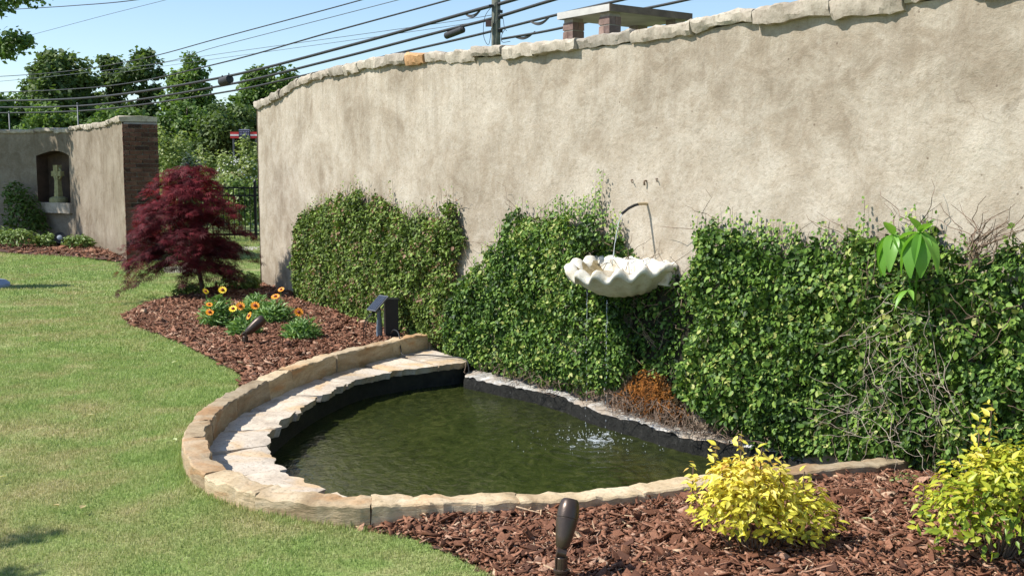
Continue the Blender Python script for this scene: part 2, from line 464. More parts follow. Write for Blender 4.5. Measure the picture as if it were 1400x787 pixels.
def make_liner():
    m = M_('pond_liner'); co = m.coords('pos'); f = m.noise(co, 12, 5, .7)
    m.col(m.ramp(f, [(.3, (.010, .010, .008)), (.7, (.032, .032, .024))])); m.set(Roughness=.7); m.nor(m.bump(f, .6, .02)); MT['liner'] = m.m
    m = M_('limescaled_concrete'); co = m.coords('pos'); f = m.noise(co, 14, 6, .75, .4)
    c = m.ramp(f, [(.3, (.30, .27, .23)), (.52, (.42, .40, .36)), (.66, (.68, .67, .65))])
    f2 = m.noise(co, 3, 3); c = m.mix(m.ramp(f2, [(.48, (0, 0, 0)), (.62, (.7, .7, .7))]), c, (.34, .26, .18))
    m.col(c); m.set(Roughness=.9); m.nor(m.bump(f, .8, .03)); MT['bank'] = m.m
    m = M_('wet_dark_concrete'); co = m.coords('pos'); f = m.noise(co, 22, 6, .75, .4)
    m.col(m.ramp(f, [(.3, (.012, .012, .011)), (.6, (.026, .026, .023)), (.80, (.12, .12, .115))])); m.set(Roughness=.9); m.b.inputs['Specular IOR Level'].default_value = .12; m.nor(m.bump(f, .8, .02)); MT['bank_wet'] = m.m
make_liner()
def make_shell():
    m = M_('white_cast_stone'); co = m.coords('pos'); f = m.noise(co, 7, 6, .7, .5); f2 = m.noise(co, 40, 5, .7)
    c = m.ramp(f, [(.30, (.40, .33, .20)), (.46, (.66, .62, .52)), (.66, (.78, .76, .69))])
    c = m.mix(m.ramp(f2, [(.30, (.5, .5, .5)), (.46, (0, 0, 0))]), c, (.34, .30, .20))
    m.col(c); m.set(Roughness=.75); m.nor(m.bump(f2, .4, .005)); MT['shell'] = m.m
    m = M_('algae_stone'); co = m.coords('pos'); f = m.noise(co, 14, 5, .7)
    m.col(m.ramp(f, [(.3, (.20, .145, .06)), (.55, (.36, .29, .16)), (.75, (.58, .52, .38))])); m.set(Roughness=.6); MT['algae'] = m.m
make_shell()
MT['bronze'] = plain('dark_bronze', (.075, .052, .040), .34, .45, .25, 20, .1)
MT['blackplastic'] = plain('black_plastic', (.006, .006, .007), .5, 0, .3, 20, .05)
MT['solar'] = plain('solar_cells', (.028, .034, .048), .22, 0, .2, 60, 0)
MT['solarframe'] = plain('grey_panel_frame', (.12, .125, .14), .45, .3, .1, 30, 0)
MT['post_grey'] = plain('blue_grey_sleeve', (.11, .14, .17), .35, 0, .4, 24, .1)
MT['ironblack'] = plain('black_iron', (.012, .012, .013), .4, .4, .2, 20, 0)
MT['cable'] = plain('black_cable', (.018, .019, .021), .6, 0, .3, 3, 0)
MT['cable_grey'] = plain('grey_wire', (.09, .10, .11), .5, .4, .2, 3, 0)
MT['polewood'] = plain('weathered_pole_wood', (.13, .135, .105), .9, 0, .35, 6, .6)
MT['celtic'] = stone('lichen_stone', [(.3, (.22, .21, .09)), (.55, (.40, .38, .19)), (.75, (.50, .48, .30))], 12)
MT['nichebrick'] = plain('niche_lining', (.085, .055, .036), .9, 0, .4, 6, .4)
MT['brick'] = stone('dark_red_brick', [(.3, (.070, .036, .030)), (.55, (.120, .056, .045)), (.75, (.20, .125, .10))], 9, rand=.7)
MT['brick_grey'] = stone('grey_brown_brick', [(.3, (.20, .13, .11)), (.55, (.32, .22, .19)), (.75, (.42, .33, .29))], 9, rand=.3)
MT['mortar'] = plain('mortar', (.33, .29, .24), .95, 0, .2, 20, .3)
MT['slab'] = plain('concrete_slab', (.50, .48, .44), .9, 0, .2, 6, .3)
MT['slab_dark'] = plain('rust_stained_slab', (.17, .12, .085), .9, 0, .5, 7, .3)
MT['grey_round'] = plain('blue_grey_stone', (.30, .34, .40), .7, 0, .15, 10, .2)
MT['pipe_black'] = plain('black_pipe', (.015, .016, .018), .35, 0, .1, 20, 0)
MT['pipe_tan'] = plain('tan_pipe', (.48, .37, .22), .45, 0, .15, 20, 0)
MT['red'] = plain('red_board', (.55, .03, .03), .5, 0, .1, 3, 0)
MT['white'] = plain('white_paint', (.78, .78, .76), .5, 0, .05, 3, 0)
MT['navy'] = plain('navy_panel', (.025, .03, .075), .4, 0, .2, 3, 0)
MT['lilac'] = plain('pale_lettering', (.36, .36, .52), .5, 0, .1, 3, 0)
MT['dirt'] = plain('bare_red_dirt', (.24, .16, .10), .95, 0, .3, .7, .2)
def make_field():
    m = M_('rough_grass_ground'); co = m.coords('pos'); f = m.noise(co, .35, 6, .65)
    m.col(m.ramp(f, [(.3, (.10, .145, .04)), (.6, (.18, .23, .065)), (.8, (.26, .25, .11))])); m.set(Roughness=.95); MT['field'] = m.m
make_field()
def foliage_mats():
    MT['maple'] = leafmat('red_maple_leaf', [(0, (.018, .006, .007)), (.35, (.058, .010, .012)), (.7, (.135, .018, .026)), (.94, (.26, .034, .042)), (1, (.38, .06, .062))], .6, .30, (1.6, .7, .7), .15)
    MT['tree_dark'] = leafmat('dark_evergreen_leaf', [(0, (.036, .062, .020)), (.4, (.082, .132, .036)), (.8, (.142, .198, .054)), (1, (.20, .25, .08))], .6, .32)
    MT['tree_mid'] = leafmat('mid_green_leaf', [(0, (.045, .080, .018)), (.4, (.098, .170, .036)), (.8, (.160, .245, .055)), (1, (.22, .30, .085))], .55, .32)
    MT['tree_light'] = leafmat('light_green_leaf', [(0, (.06, .10, .022)), (.4, (.125, .205, .045)), (.8, (.20, .29, .07)), (1, (.26, .34, .10))], .55, .35)
    MT['bush_pale'] = leafmat('pale_bush_leaf', [(0, (.11, .15, .04)), (.4, (.22, .28, .08)), (.8, (.34, .39, .14)), (1, (.44, .46, .22))], .55, .3)
    MT['bush_blue'] = leafmat('grey_blue_leaf', [(0, (.03, .045, .030)), (.5, (.07, .095, .065)), (1, (.14, .165, .14))], .55, .2)
    MT['blossom'] = leafmat('white_blossom', [(0, (.5, .5, .46)), (1, (.75, .75, .72))], .6, .2, (1, 1, 1))
    MT['lowshrub'] = leafmat('low_shrub_leaf', [(0, (.07, .12, .028)), (.5, (.16, .24, .055)), (1, (.28, .36, .10))], .5, .28)
    MT['yellow'] = leafmat('yellow_leaf', [(0, (.26, .32, .04)), (.25, (.54, .53, .055)), (.6, (.76, .69, .085)), (.88, (.86, .78, .17)), (1, (.72, .48, .13))], .42, .32, (1.15, 1.05, .6), .4)
    MT['yellowgreen'] = leafmat('yellow_green_leaf', [(0, (.07, .14, .02)), (.3, (.17, .27, .028)), (.6, (.38, .44, .04)), (.88, (.60, .56, .06)), (1, (.70, .60, .10))], .42, .32, (1.15, 1.1, .6), .4)
    MT['flowerleaf'] = leafmat('flower_plant_leaf', [(0, (.075, .165, .035)), (.5, (.17, .31, .07)), (1, (.32, .45, .16))], .5, .22)
    MT['bigleaf'] = leafmat('big_green_leaf', [(0, (.10, .26, .035)), (.5, (.17, .38, .055)), (1, (.26, .48, .09))], .38, .38, (1.2, 1.25, .6), .4)
    MT['petal'] = plain('orange_petal', (.90, .33, .012), .55, 0, .15, 60, 0)
    MT['petal_yellow'] = plain('yellow_petal', (.85, .58, .02), .55, 0, .1, 60, 0)
    MT['flower_eye'] = plain('dark_red_flower_centre', (.22, .035, .012), .7, 0, .4, 90, 0)
    MT['rust'] = leafmat('rusty_growth', [(0, (.04, .03, .014)), (.35, (.10, .05, .018)), (.65, (.23, .088, .018)), (1, (.36, .15, .03))], .75, .15, (1.2, 1, .7), .1)
    MT['deadleaf'] = leafmat('fallen_leaf', [(0, (.36, .25, .12)), (.5, (.52, .42, .20)), (1, (.45, .52, .25))], .6, .2)
foliage_mats()

# ------------------------------------------------------------------ plan of the place (metres; camera over the origin, looking along +Y)
WALL = Curve([(-3.42, 14.9), (-2.4, 13.0), (-1.6, 11.5), (-.85, 10.2), (-.25, 9.25), (.25, 8.5), (.72, 7.8), (1.15, 7.15), (1.6, 6.5),
              (2.05, 5.85), (2.55, 5.15), (3.2, 4.4), (4.6, 3.0)])
NWALL = Curve([(-14.6, 25.3), (-13, 25.3), (-11.8, 25.25), (-10.7, 24.95), (-9.8, 24.35), (-8.9, 23.1), (-7.85, 21.3), (-6.83, 19.4)])
KERB = Curve([(-.62, 10.2), (-.91, 9.78), (-1.15, 9.42), (-1.39, 8.97), (-1.61, 8.48), (-1.77, 7.95), (-1.87, 7.45), (-1.92, 7.0), (-1.92, 6.56),
              (-1.87, 6.13), (-1.78, 5.8), (-1.66, 5.48), (-1.5, 5.22), (-1.33, 5.04), (-1.13, 4.9), (-.91, 4.81), (-.71, 4.77), (-.46, 4.79),
              (-.2, 4.82), (.13, 4.86), (.34, 4.9), (.58, 4.98), (.84, 5.09), (1.23, 5.27), (1.48, 5.37), (1.86, 5.5), (2.2, 5.64)])
LEDGE = Curve([(-.36, 9.22), (-.44, 9.13), (-.61, 9.02), (-.84, 8.85), (-1.15, 8.5), (-1.34, 7.92), (-1.44, 7.32), (-1.48, 6.78), (-1.45, 6.44), (-1.35, 6.1),
               (-1.2, 5.76), (-.97, 5.46), (-.72, 5.27), (-.45, 5.1), (-.2, 5.0)])
BANK = Curve([(-.42, 9.16), (-.36, 8.98), (-.06, 8.63), (.27, 8.29), (.43, 8.0), (.61, 7.65), (.92, 7.22), (1.16, 6.89), (1.53, 6.47), (1.88, 6.04), (2.2, 5.66)])
def wxy(s, off=0.0, cv=WALL):
    return cv.at(s) + cv.nrm(s) * np.asarray(off)[..., None] if np.ndim(off) else cv.at(s) + cv.nrm(s) * off
def wpt(s, z, off=0.0, cv=WALL):
    q = cv.at(s) + cv.nrm(s) * off; return Vector((float(q[0]), float(q[1]), z))

ks = np.linspace(0, KERB.L, 120)
kerb_in = lambda s, w: KERB.at(s) - KERB.nrm(s) * w
POND = np.vstack([kerb_in(ks, .07), wxy(np.linspace(11.0, 5.6, 40), -.1)])

def lawn_h(x, y):
    return .012 * n2(x, y, .8, 1) + .006 * n2(x, y, 4, 2) + .032 * np.exp(-polydist(KERB.at(np.linspace(0, KERB.L, 40)), np.asarray(x), np.asarray(y), closed=False) / .30) * (1 - np.clip((np.asarray(x) + 1.0) / .4, 0, 1))

# far ground: one wide sheet round the garden
mb = MB()
x0, x1, y0, y1 = -15.0, 7.0, 1.2, 27.0
X = (-420, x0, x1, 420); Y = (-60, y0, y1, 700)
for i in range(3):
    for j in range(3):
        if i == 1 and j == 1: continue
        mb.add([(X[i], Y[j], -.03), (X[i + 1], Y[j], -.03), (X[i + 1], Y[j + 1], -.03), (X[i], Y[j + 1], -.03)], [(0, 1, 2, 3)])
tag(mb.build('ground', MT['field']), kind='structure')

def region_grid(xa, xb, ya, yb, st, keep):
    gx = np.arange(xa, xb + st / 2, st); gy = np.arange(ya, yb + st / 2, st)
    XX, YY = np.meshgrid(gx, gy, indexing='ij'); n = len(gy)
    i, j = np.meshgrid(np.arange(len(gx) - 1), np.arange(n - 1), indexing='ij')
    a = (i * n + j).ravel(); F = np.stack([a, a + n, a + n + 1, a + 1], -1)
    cx = (XX[:-1, :-1] + st / 2).ravel(); cy = (YY[:-1, :-1] + st / 2).ravel()
    F = F[keep(cx, cy)]
    used = np.unique(F); mp = np.full(XX.size, -1); mp[used] = np.arange(len(used))
    return XX.ravel()[used], YY.ravel()[used], mp[F]

xs, ys, F = region_grid(x0, x1, y0, y1, .07, lambda x, y: ~inside(POND, x, y))
lawn = link('lawn', npmesh('lawn', np.stack([xs, ys, lawn_h(xs, ys)], -1), F, MT['lawn'], smooth=True))
tag(lawn, kind='structure')

# ------------------------------------------------------------------ mulch beds
kmask = (KERB.at(ks)[:, 1] < 4.79) & (KERB.at(ks)[:, 0] < -.7)
k0 = ks[np.argmin(abs(KERB.at(ks) - np.array((-.78, 4.78))).sum(1))]
FRONT = np.vstack([KERB.at(np.linspace(k0, KERB.L, 50)) - KERB.nrm(np.linspace(k0, KERB.L, 50)) * .03, wxy(np.linspace(11.0, 14.3, 12), -.02),
                   [(3.9, 2.6), (.8, 2.9), (.3, 3.5), (.09, 3.9), (-.06, 4.19), (-.24, 4.42), (-.41, 4.62), (-.58, 4.72)]])
k1 = ks[np.argmin(abs(KERB.at(ks) - np.array((-1.86, 7.5))).sum(1))]
LEFT = np.vstack([[(-2.0, 7.95), (-2.11, 8.44), (-2.55, 9.2), (-3.06, 10.07), (-3.55, 10.76), (-3.98, 11.28), (-4.29, 12.03), (-4.35, 12.81), (-4.2, 13.5),
                   (-4.05, 14.3), (-3.8, 14.95)], wxy(np.linspace(0, 5.6, 30), -.02), KERB.at(np.linspace(0.05, k1, 30)) - KERB.nrm(np.linspace(.05, k1, 30)) * .03])
NICHE = np.vstack([[(-14.5, 21.9), (-11.2, 21.6), (-9.97, 21.35), (-9.16, 20.8), (-8.05, 20.1), (-7.3, 19.5), (-6.9, 19.1)], wxy(np.linspace(NWALL.L, 0.05, 40), -.05, NWALL)])
def bed_h(poly, lawn_edge=None):
    def h(x, y):
        d = polydist(poly, x, y) if lawn_edge is None else polydist(lawn_edge, x, y, closed=False)
        return .012 + .05 * np.exp(-polydist(KERB.at(np.linspace(0, KERB.L, 40)), np.asarray(x), np.asarray(y), closed=False) / .35) * (-.30 if lawn_edge is not None else 0) + .045 * np.clip(d / .16, 0, 1) + .022 * n2(x, y, 2.2, 5) + .012 * n2(x, y, 9, 6)
    return h
CHIP_V = []
for k in range(14):
    r = np.random.default_rng(50 + k)
    t = r.uniform(.25, 1.0)
    v = []
    for z in (-.5, .5):
        for x, y in ((-.5, -.5), (.5, -.5), (.5, .5), (-.5, .5)):
            v.append((x * (1 if y < 0 else t) + r.normal() * .10, y * (.8 if abs(x) else 1) + r.normal() * .10, z + r.normal() * .25 + .5 * math.cos(x * 3)))
    CHIP_V.append(v)
CHIP_V = np.array(CHIP_V)
CHIP_F = np.array([(3, 2, 1, 0), (4, 5, 6, 7), (0, 1, 5, 4), (1, 2, 6, 5), (2, 3, 7, 6), (3, 0, 4, 7)])
def chips_in(poly, h, dens, box, scale=1.0, seed=1):
    r = np.random.default_rng(seed)
    n = int((box[1] - box[0]) * (box[3] - box[2]) * dens)
    x = r.uniform(box[0], box[1], n); y = r.uniform(box[2], box[3], n)
    k = inside(poly, x, y); x, y = x[k], y[k]; n = len(x)
    ln = scale * np.clip(r.lognormal(-3.72, .58, n), .009, .10); wd = ln * r.uniform(.16, .62, n); th = np.clip(wd * .24, .002, .008)
    sl = r.random(n) < .16; wd[sl] = ln[sl] * .10; ln[sl] *= 1.5; th[sl] = .0035
    col = np.clip(r.beta(2.2, 2.4, n), 0, .90); col[sl] = r.uniform(.55, 1, sl.sum())
    col = np.where(r.random(n) < .07, r.uniform(.86, .98, n), col)
    yaw = r.uniform(0, 2 * math.pi, n); tilt = r.normal(0, .36, n); roll = r.normal(0, .5, n)
    z = h(x, y) + r.uniform(-.004, .022, n)
    return x, y, z, ln, wd, th, yaw, tilt, roll, col
def chip_mesh(name, c, sel):
    x, y, z, ln, wd, th, yaw, tilt, roll, col = [a[sel] for a in c]
    n = len(x); cy, sy = np.cos(yaw), np.sin(yaw); ct, st = np.cos(tilt), np.sin(tilt); cr, sr = np.cos(roll), np.sin(roll)
    ax = np.stack([cy * ct, sy * ct, st], -1); up0 = np.stack([-cy * st, -sy * st, ct], -1); sd0 = np.stack([-sy, cy, 0 * cy], -1)
    sd = sd0 * cr[:, None] + up0 * sr[:, None]; up = up0 * cr[:, None] - sd0 * sr[:, None]
    V = CHIP_V[np.arange(n) % 14]
    P = (np.stack([x, y, z], -1)[:, None] + ax[:, None] * V[:, :, 0:1] * ln[:, None, None] + sd[:, None] * V[:, :, 1:2] * wd[:, None, None] + up[:, None] * V[:, :, 2:3] * th[:, None, None])
    FF = (CHIP_F[None] + (np.arange(n) * 8)[:, None, None]).reshape(-1, 4)
    return npmesh(name, P.reshape(-1, 3), FF, MT['chip'], rnd=np.repeat(col, 8))
def bed(name, poly, box, st, dens, scale, seed, single=0, edge=None):
    h = bed_h(poly, edge)
    xs, ys, F = region_grid(*box, st, lambda x, y: inside(poly, x, y))
    o = link(name, npmesh(name, np.stack([xs, ys, h(xs, ys)], -1), F, MT['mulch'], smooth=True)); tag(o, kind='structure')
    c = chips_in(poly, h, dens, box, scale, seed)
    d = np.hypot(c[0], c[1]); vis = (c[0] > -.46 * c[1] - .1) & (c[0] < .46 * c[1] + .05) & (c[1] > 3.95)
    score = np.where(vis, c[3] * np.sqrt(c[4]) / d ** 1.5, -1)
    order = np.argsort(-score); one = order[:single]; rest = order[single:]
    if single:
        mes = {}
        for i in one:
            key = (int(i) % 14, int(c[9][i] * 5))
            if key not in mes:
                V = CHIP_V[key[0]]
                mes[key] = npmesh('bark_chip', V, CHIP_F, MT['chip'], rnd=np.full(8, (key[1] + .5) / 5.2))
            ch = link('bark_chip', mes[key], o, (c[0][i], c[1][i], c[2][i] + .004), (c[8][i], -c[7][i], c[6][i]), (c[3][i], c[4][i], c[5][i]))
    m = link('loose_bark', chip_mesh('loose_bark', c, rest), o); m['kind'] = 'stuff'
    return o, h
front_bed, FRONT_H = bed('mulch_bed', FRONT, (-.85, 3.4, 3.6, 5.75), .05, 10500, 1.0, 21, 300, [(.3, 3.5), (.09, 3.9), (-.06, 4.19), (-.24, 4.42), (-.41, 4.62), (-.58, 4.72), (-.8, 4.8)])
left_bed, LEFT_H = bed('mulch_bed', LEFT, (-4.5, -.5, 7.2, 15.1), .07, 5200, 1.15, 22, 0, LEFT[:11])
niche_bed, NICHE_H = bed('mulch_bed', NICHE, (-13.0, -6.5, 18.9, 25.3), .15, 420, 2.0, 23, 0)

# ------------------------------------------------------------------ grass
def grass():
    P = []; S = []; W = []; Rn = []
    r = np.random.default_rng(5)
    def zone(xa, xb, ya, yb, dens, hgt, wid):
        n = int((xb - xa) * (yb - ya) * dens)
        x = r.uniform(xa, xb, n); y = r.uniform(ya, yb, n)
        k = (x > -.475 * y - .3) & (x < .2 * y) & ~inside(POND, x, y) & ~inside(FRONT, x, y) & ~inside(LEFT, x, y) & ~inside(NICHE, x, y)
        kd = polydist(KERB.at(ks), x, y, closed=False); ino = inside(np.vstack([KERB.at(ks), wxy(np.linspace(11, 5.6, 20), -.1)]), x, y)
        k &= ~ino
        # right of the long wall is out of sight
        wp_ = WALL.at(np.linspace(0, WALL.L, 60)); k &= ~((y < 14.9) & (x > np.interp(y, wp_[::-1, 1], wp_[::-1, 0]) - .02))
        x, y = x[k], y[k]; n = len(x); kd = kd[k]
        bare = n2(x, y, 1.7, 9, 3)
        hh = hgt * r.uniform(.55, 1.25, n) * np.clip(1.0 - 1.1 * np.clip(bare - .22, 0, 1), .25, 1)
        hh *= 1 + .9 * np.exp(-kd / .05)
        keep = r.random(n) > np.clip((bare - .26) * 2.4, 0, .8)
        x, y, hh = x[keep], y[keep], hh[keep]; n = len(x)
        P.append(np.stack([x, y, lawn_h(x, y) - .004], -1)); S.append(hh); W.append(np.full(n, wid) * r.uniform(.7, 1.3, n))
        Rn.append(np.clip(r.beta(2, 2.6, n) + .25 * np.clip(n2(x, y, 6, 4), -1, 1), 0, 1))
    zone(-3.6, .6, 3.6, 6.2, 22000, .022, .0044)
    zone(-5.0, -1.0, 6.2, 9.5, 11000, .026, .0062)
    zone(-7.0, -2.0, 9.5, 13.5, 5000, .028, .010)
    zone(-11.5, -3.0, 13.5, 22, 1900, .030, .018)
    zone(-9, -3, 19.5, 26, 500, .06, .025)
    P = np.vstack(P); S = np.concatenate(S); W = np.concatenate(W); Rn = np.concatenate(Rn); n = len(P)
    a = r.uniform(0, 2 * math.pi, n); side = np.stack([np.cos(a), np.sin(a), 0 * a], -1); lean = np.stack([-np.sin(a), np.cos(a), 0 * a], -1)
    ln = r.normal(.0, .75, n)
    tip = P + (np.array([0, 0, 1.0]) + lean * ln[:, None]) * S[:, None] / np.sqrt(1 + .4 * ln * ln)[:, None]
    V = np.stack([P - side * W[:, None] / 2, P + side * W[:, None] / 2, tip], 1).reshape(-1, 3)
    F = np.arange(3 * n).reshape(-1, 3)
    o = link('grass', npmesh('grass', V, F, MT['grass'], rnd=np.repeat(Rn, 3)))
    tag(o, 'short patchy green lawn grass with dry straw spots', 'grass', kind='stuff')
grass()

# bare gap between the walls: pale path edge and lawn beyond
mb = MB()
mb.add([(-6.2, 22.0, .02), (-3.2, 21.6, .02), (-3.2, 22.6, .02), (-6.4, 23.0, .02)], [(0, 1, 2, 3)])
tag(mb.build('path', MT['concrete']), kind='structure')

# ------------------------------------------------------------------ stone strip builder (kerb and coping stones)
def strip_stone(name, fn, a, b, prof, mat, parent, seed, amp=.008, step=.03, jit=.0, thr=-.02):
    """fn(s) -> (base xy, side xy); prof: list of (offset along side, z) closed loop; stone runs from a to b"""
    n = max(5, int((b - a) / step) + 1)
    S = np.linspace(a, b, n); m = len(prof); V = np.zeros((n, m, 3))
    r = np.random.default_rng(seed); dz = r.normal(0, jit); dw = 1 + r.normal(0, jit * 4)
    for i, s in enumerate(S):
        q, nn, zt = fn(s)
        e = min(i, n - 1 - i); sh = {0: .004, 1: .0}.get(e, 0)
        for k, (o, z) in enumerate(prof):
            oo = o * dw
            zz = z + (zt + dz if z > thr else 0)
            V[i, k] = (q[0] + nn[0] * oo, q[1] + nn[1] * oo, zz - (sh if z > -.02 else 0))
    p = V.reshape(-1, 3)
    d = np.stack([fbm(p * 9 + seed * 7.1, 3), fbm(p * 9 + seed * 7.1 + 50, 3), fbm(p * 9 + seed * 7.1 + 90, 3)], -1) * amp * 1.6
    d += np.stack([vnoise(p * 34 + seed), vnoise(p * 34 + seed + 33), vnoise(p * 34 + seed + 66)], -1) * amp * .5
    p = p + d
    F = []
    for i in range(n - 1):
        for k in range(m):
            F.append((i * m + k, i * m + (k + 1) % m, (i + 1) * m + (k + 1) % m, (i + 1) * m + k))
    mb = MB(); mb.add(p, F + [tuple(range(m - 1, -1, -1)), tuple((n - 1) * m + k for k in range(m))])
    me = mb.mesh(name, mat, smooth=True); me.set_sharp_from_angle(angle=R(20))
    return link(name, me, parent)

# ------------------------------------------------------------------ pond
kerb = tag(empty('stone_kerb', (-1.9, 6.6, 0)), 'curved tan sandstone kerb round the fish pond', 'kerb')
kerb_w = lambda s: np.interp(s, [0, 3, 5, 6.5, 8, KERB.L], [.12, .125, .13, .155, .15, .13])
kerb_z = lambda s: np.interp(s, [0, 2, 5, 6.5, 8, KERB.L], [.13, .13, .125, .115, .10, .10])
cuts = [0.0]; rr = np.random.default_rng(3)
while cuts[-1] < KERB.L - .3: cuts.append(min(KERB.L, cuts[-1] + rr.uniform(.36, .95)))
cuts[-1] = KERB.L
inv = lambda v: v - np.array(kerb.location)[:len(v)]
for i in range(len(cuts) - 1):
    w = float(kerb_w((cuts[i] + cuts[i + 1]) / 2))
    prof = [(0, -.25), (-.004, -.05), (.004, .0), (.0, -.019), (.012, .0)][:2] + [(0.0, -.008), (.007, 0), (w * .35, .003), (w * .7, .002), (w - .007, 0), (w, -.008), (w + .004, -.05), (w + .003, -.10), (w, -.25)]
    def fn(s):
        q = KERB.at(s); nn = -KERB.nrm(s); return q - np.array((-1.9, 6.6)), nn, float(kerb_z(s))
    # loop runs anticlockwise seen along travel
    strip_stone('kerb_stone', fn, cuts[i] + .001, cuts[i + 1] - .001, prof, MT['kerb'], kerb, 100 + i, .012, .02, .003)
mb = MB()                                                   # mortar bed under the kerb
S = np.linspace(0, KERB.L, 90); vs = []; fs = []
for s in S:
    q = KERB.at(s) - np.array((-1.9, 6.6)); nn = -KERB.nrm(s); w = float(kerb_w(s))
    for o, z in ((.02, -.3), (.02, .075), (w - .02, .075), (w - .02, -.3)): vs.append((q[0] + nn[0] * o, q[1] + nn[1] * o, z))
for i in range(len(S) - 1):
    for k in range(3): fs.append((i * 4 + k, i * 4 + k + 1, (i + 1) * 4 + k + 1, (i + 1) * 4 + k))
mb.add(vs, fs); mb.build('mortar_bed', MT['mortar'], kerb)

# water sheet
wp_ = np.vstack([kerb_in(ks, .12), wxy(np.linspace(11.0, 5.6, 40), .02)])
import bmesh
bm = bmesh.new(); vv = [bm.verts.new((x, y, -.20)) for x, y in wp_]; bm.faces.new(vv); bmesh.ops.triangulate(bm, faces=bm.faces[:])
bmesh.ops.recalc_face_normals(bm, faces=bm.faces[:])
if sum(f.normal.z for f in bm.faces) < 0: bmesh.ops.reverse_faces(bm, faces=bm.faces[:])
me = bpy.data.meshes.new('pond_water'); bm.to_mesh(me); bm.free(); me.materials.append(MT['water'])
tag(link('pond_water', me), kind='structure')

# flagstone ledge inside the back and left of the kerb
ledge = tag(empty('flagstone_ledge', (-1.5, 7.0, -.004)), 'pale flagstone ledge along the inside left of the pond', 'ledge')
LO = np.array((-1.5, 7.0))
ke = float(ks[np.argmin(np.hypot(*(KERB.at(ks) - np.array((-.35, 4.8))).T))])
lu = [0, .07, .155, .26, .36, .46, .555, .64, .735, .84, 1.0]
def ledge_pt(u, v, seed):
    a = kerb_in(float(np.clip(.35 + u * (ke - .35), 0, KERB.L)), .10); b = LEDGE.at(u * LEDGE.L)
    t = LEDGE.nrm(u * LEDGE.L)
    j = .022 * float(vnoise(np.array([u * 55, seed, 1.0]))) + .016 * float(vnoise(np.array([u * 140, seed, 4.0])))
    return a * (1 - v) + (b - t * j) * v
for i in range(len(lu) - 1):
    nu, nv = 16, 9; sk = random.uniform(-.018, .018); sk2 = random.uniform(-.018, .018); V = []; dz = random.uniform(-.006, .006)
    for layer in (0, 1):
        for a in range(nu):
            for b in range(nv):
                v = b / (nv - 1); ua = lu[i] + sk * (v - .5) + .0018; ub = lu[i + 1] + sk2 * (v - .5) - .0018
                u = min(max(ua + (ub - ua) * a / (nu - 1), 0), 1)
                if layer and b == nv - 1: v -= .05
                q = ledge_pt(u, v, i) - LO
                e = min(a, nu - 1 - a, nv - 1 - b); z = dz + (-.007 if e == 0 else 0)
                V.append((q[0], q[1], z if layer == 0 else -.062))
    V = np.array(V); top = slice(0, nu * nv)
    V[top, 2] += .007 * fbm(V[top] * 8 + i * 9, 3) + .003 * vnoise(V[top] * 40)
    side = slice(nu * nv, None); V[side, 2] += .012 * fbm(V[side] * 14 + i, 2)
    F = []
    for a in range(nu - 1):
        for b in range(nv - 1):
            k = a * nv + b; F.append((k, k + nv, k + nv + 1, k + 1)); k2 = k + nu * nv; F.append((k2, k2 + 1, k2 + nv + 1, k2 + nv))
    o = nu * nv
    for a in range(nu - 1):
        for b in (0, nv - 1):
            k = a * nv + b; F.append((k, k + nv, k + nv + o, k + o))
    for b in range(nv - 1):
        for a in (0, nu - 1):
            k = a * nv + b; F.append((k, k + 1, k + 1 + o, k + o))
    bm = bmesh.new(); bv = [bm.verts.new(v) for v in V]
    for f in F:
        try: bm.faces.new([bv[x] for x in f])
        except ValueError: pass
    bmesh.ops.recalc_face_normals(bm, faces=bm.faces[:])
    me = bpy.data.meshes.new('flagstone'); bm.to_mesh(me); bm.free(); me.materials.append(MT['flag'])
    me.polygons.foreach_set('use_smooth', np.ones(len(me.polygons), bool)); me.set_sharp_from_angle(angle=R(40))
    link('flagstone', me, ledge)
mb = MB(); vs = []; fs = []
S = np.linspace(0, LEDGE.L, 70)
for s in S:
    q = LEDGE.at(s) + LEDGE.nrm(s) * .045 - LO
    vs += [(q[0], q[1], -.05), (q[0], q[1], -.6)]
for i in range(len(S) - 1): fs.append((2 * i, 2 * i + 1, 2 * i + 3, 2 * i + 2))
q = wxy(5.5, .1) - LO; b = len(vs); vs += [(q[0], q[1], -.05), (q[0], q[1], -.6)]; fs.append((0, 1, b + 1, b))
mb.add(vs, fs); mb.build('ledge_wall', MT['liner'], ledge)
mb = MB(); vs = []; fs = []                                  # dark lining under the front kerb
S = np.linspace(0, KERB.L, 80)
for s in S:
    q = kerb_in(s, float(kerb_w(s)) - .012) - LO; vs += [(q[0], q[1], .08), (q[0], q[1], -.6)]
for i in range(len(S) - 1): fs.append((2 * i, 2 * i + 1, 2 * i + 3, 2 * i + 2))
mb.add(vs, fs); mb.build('lining', MT['liner'], ledge)

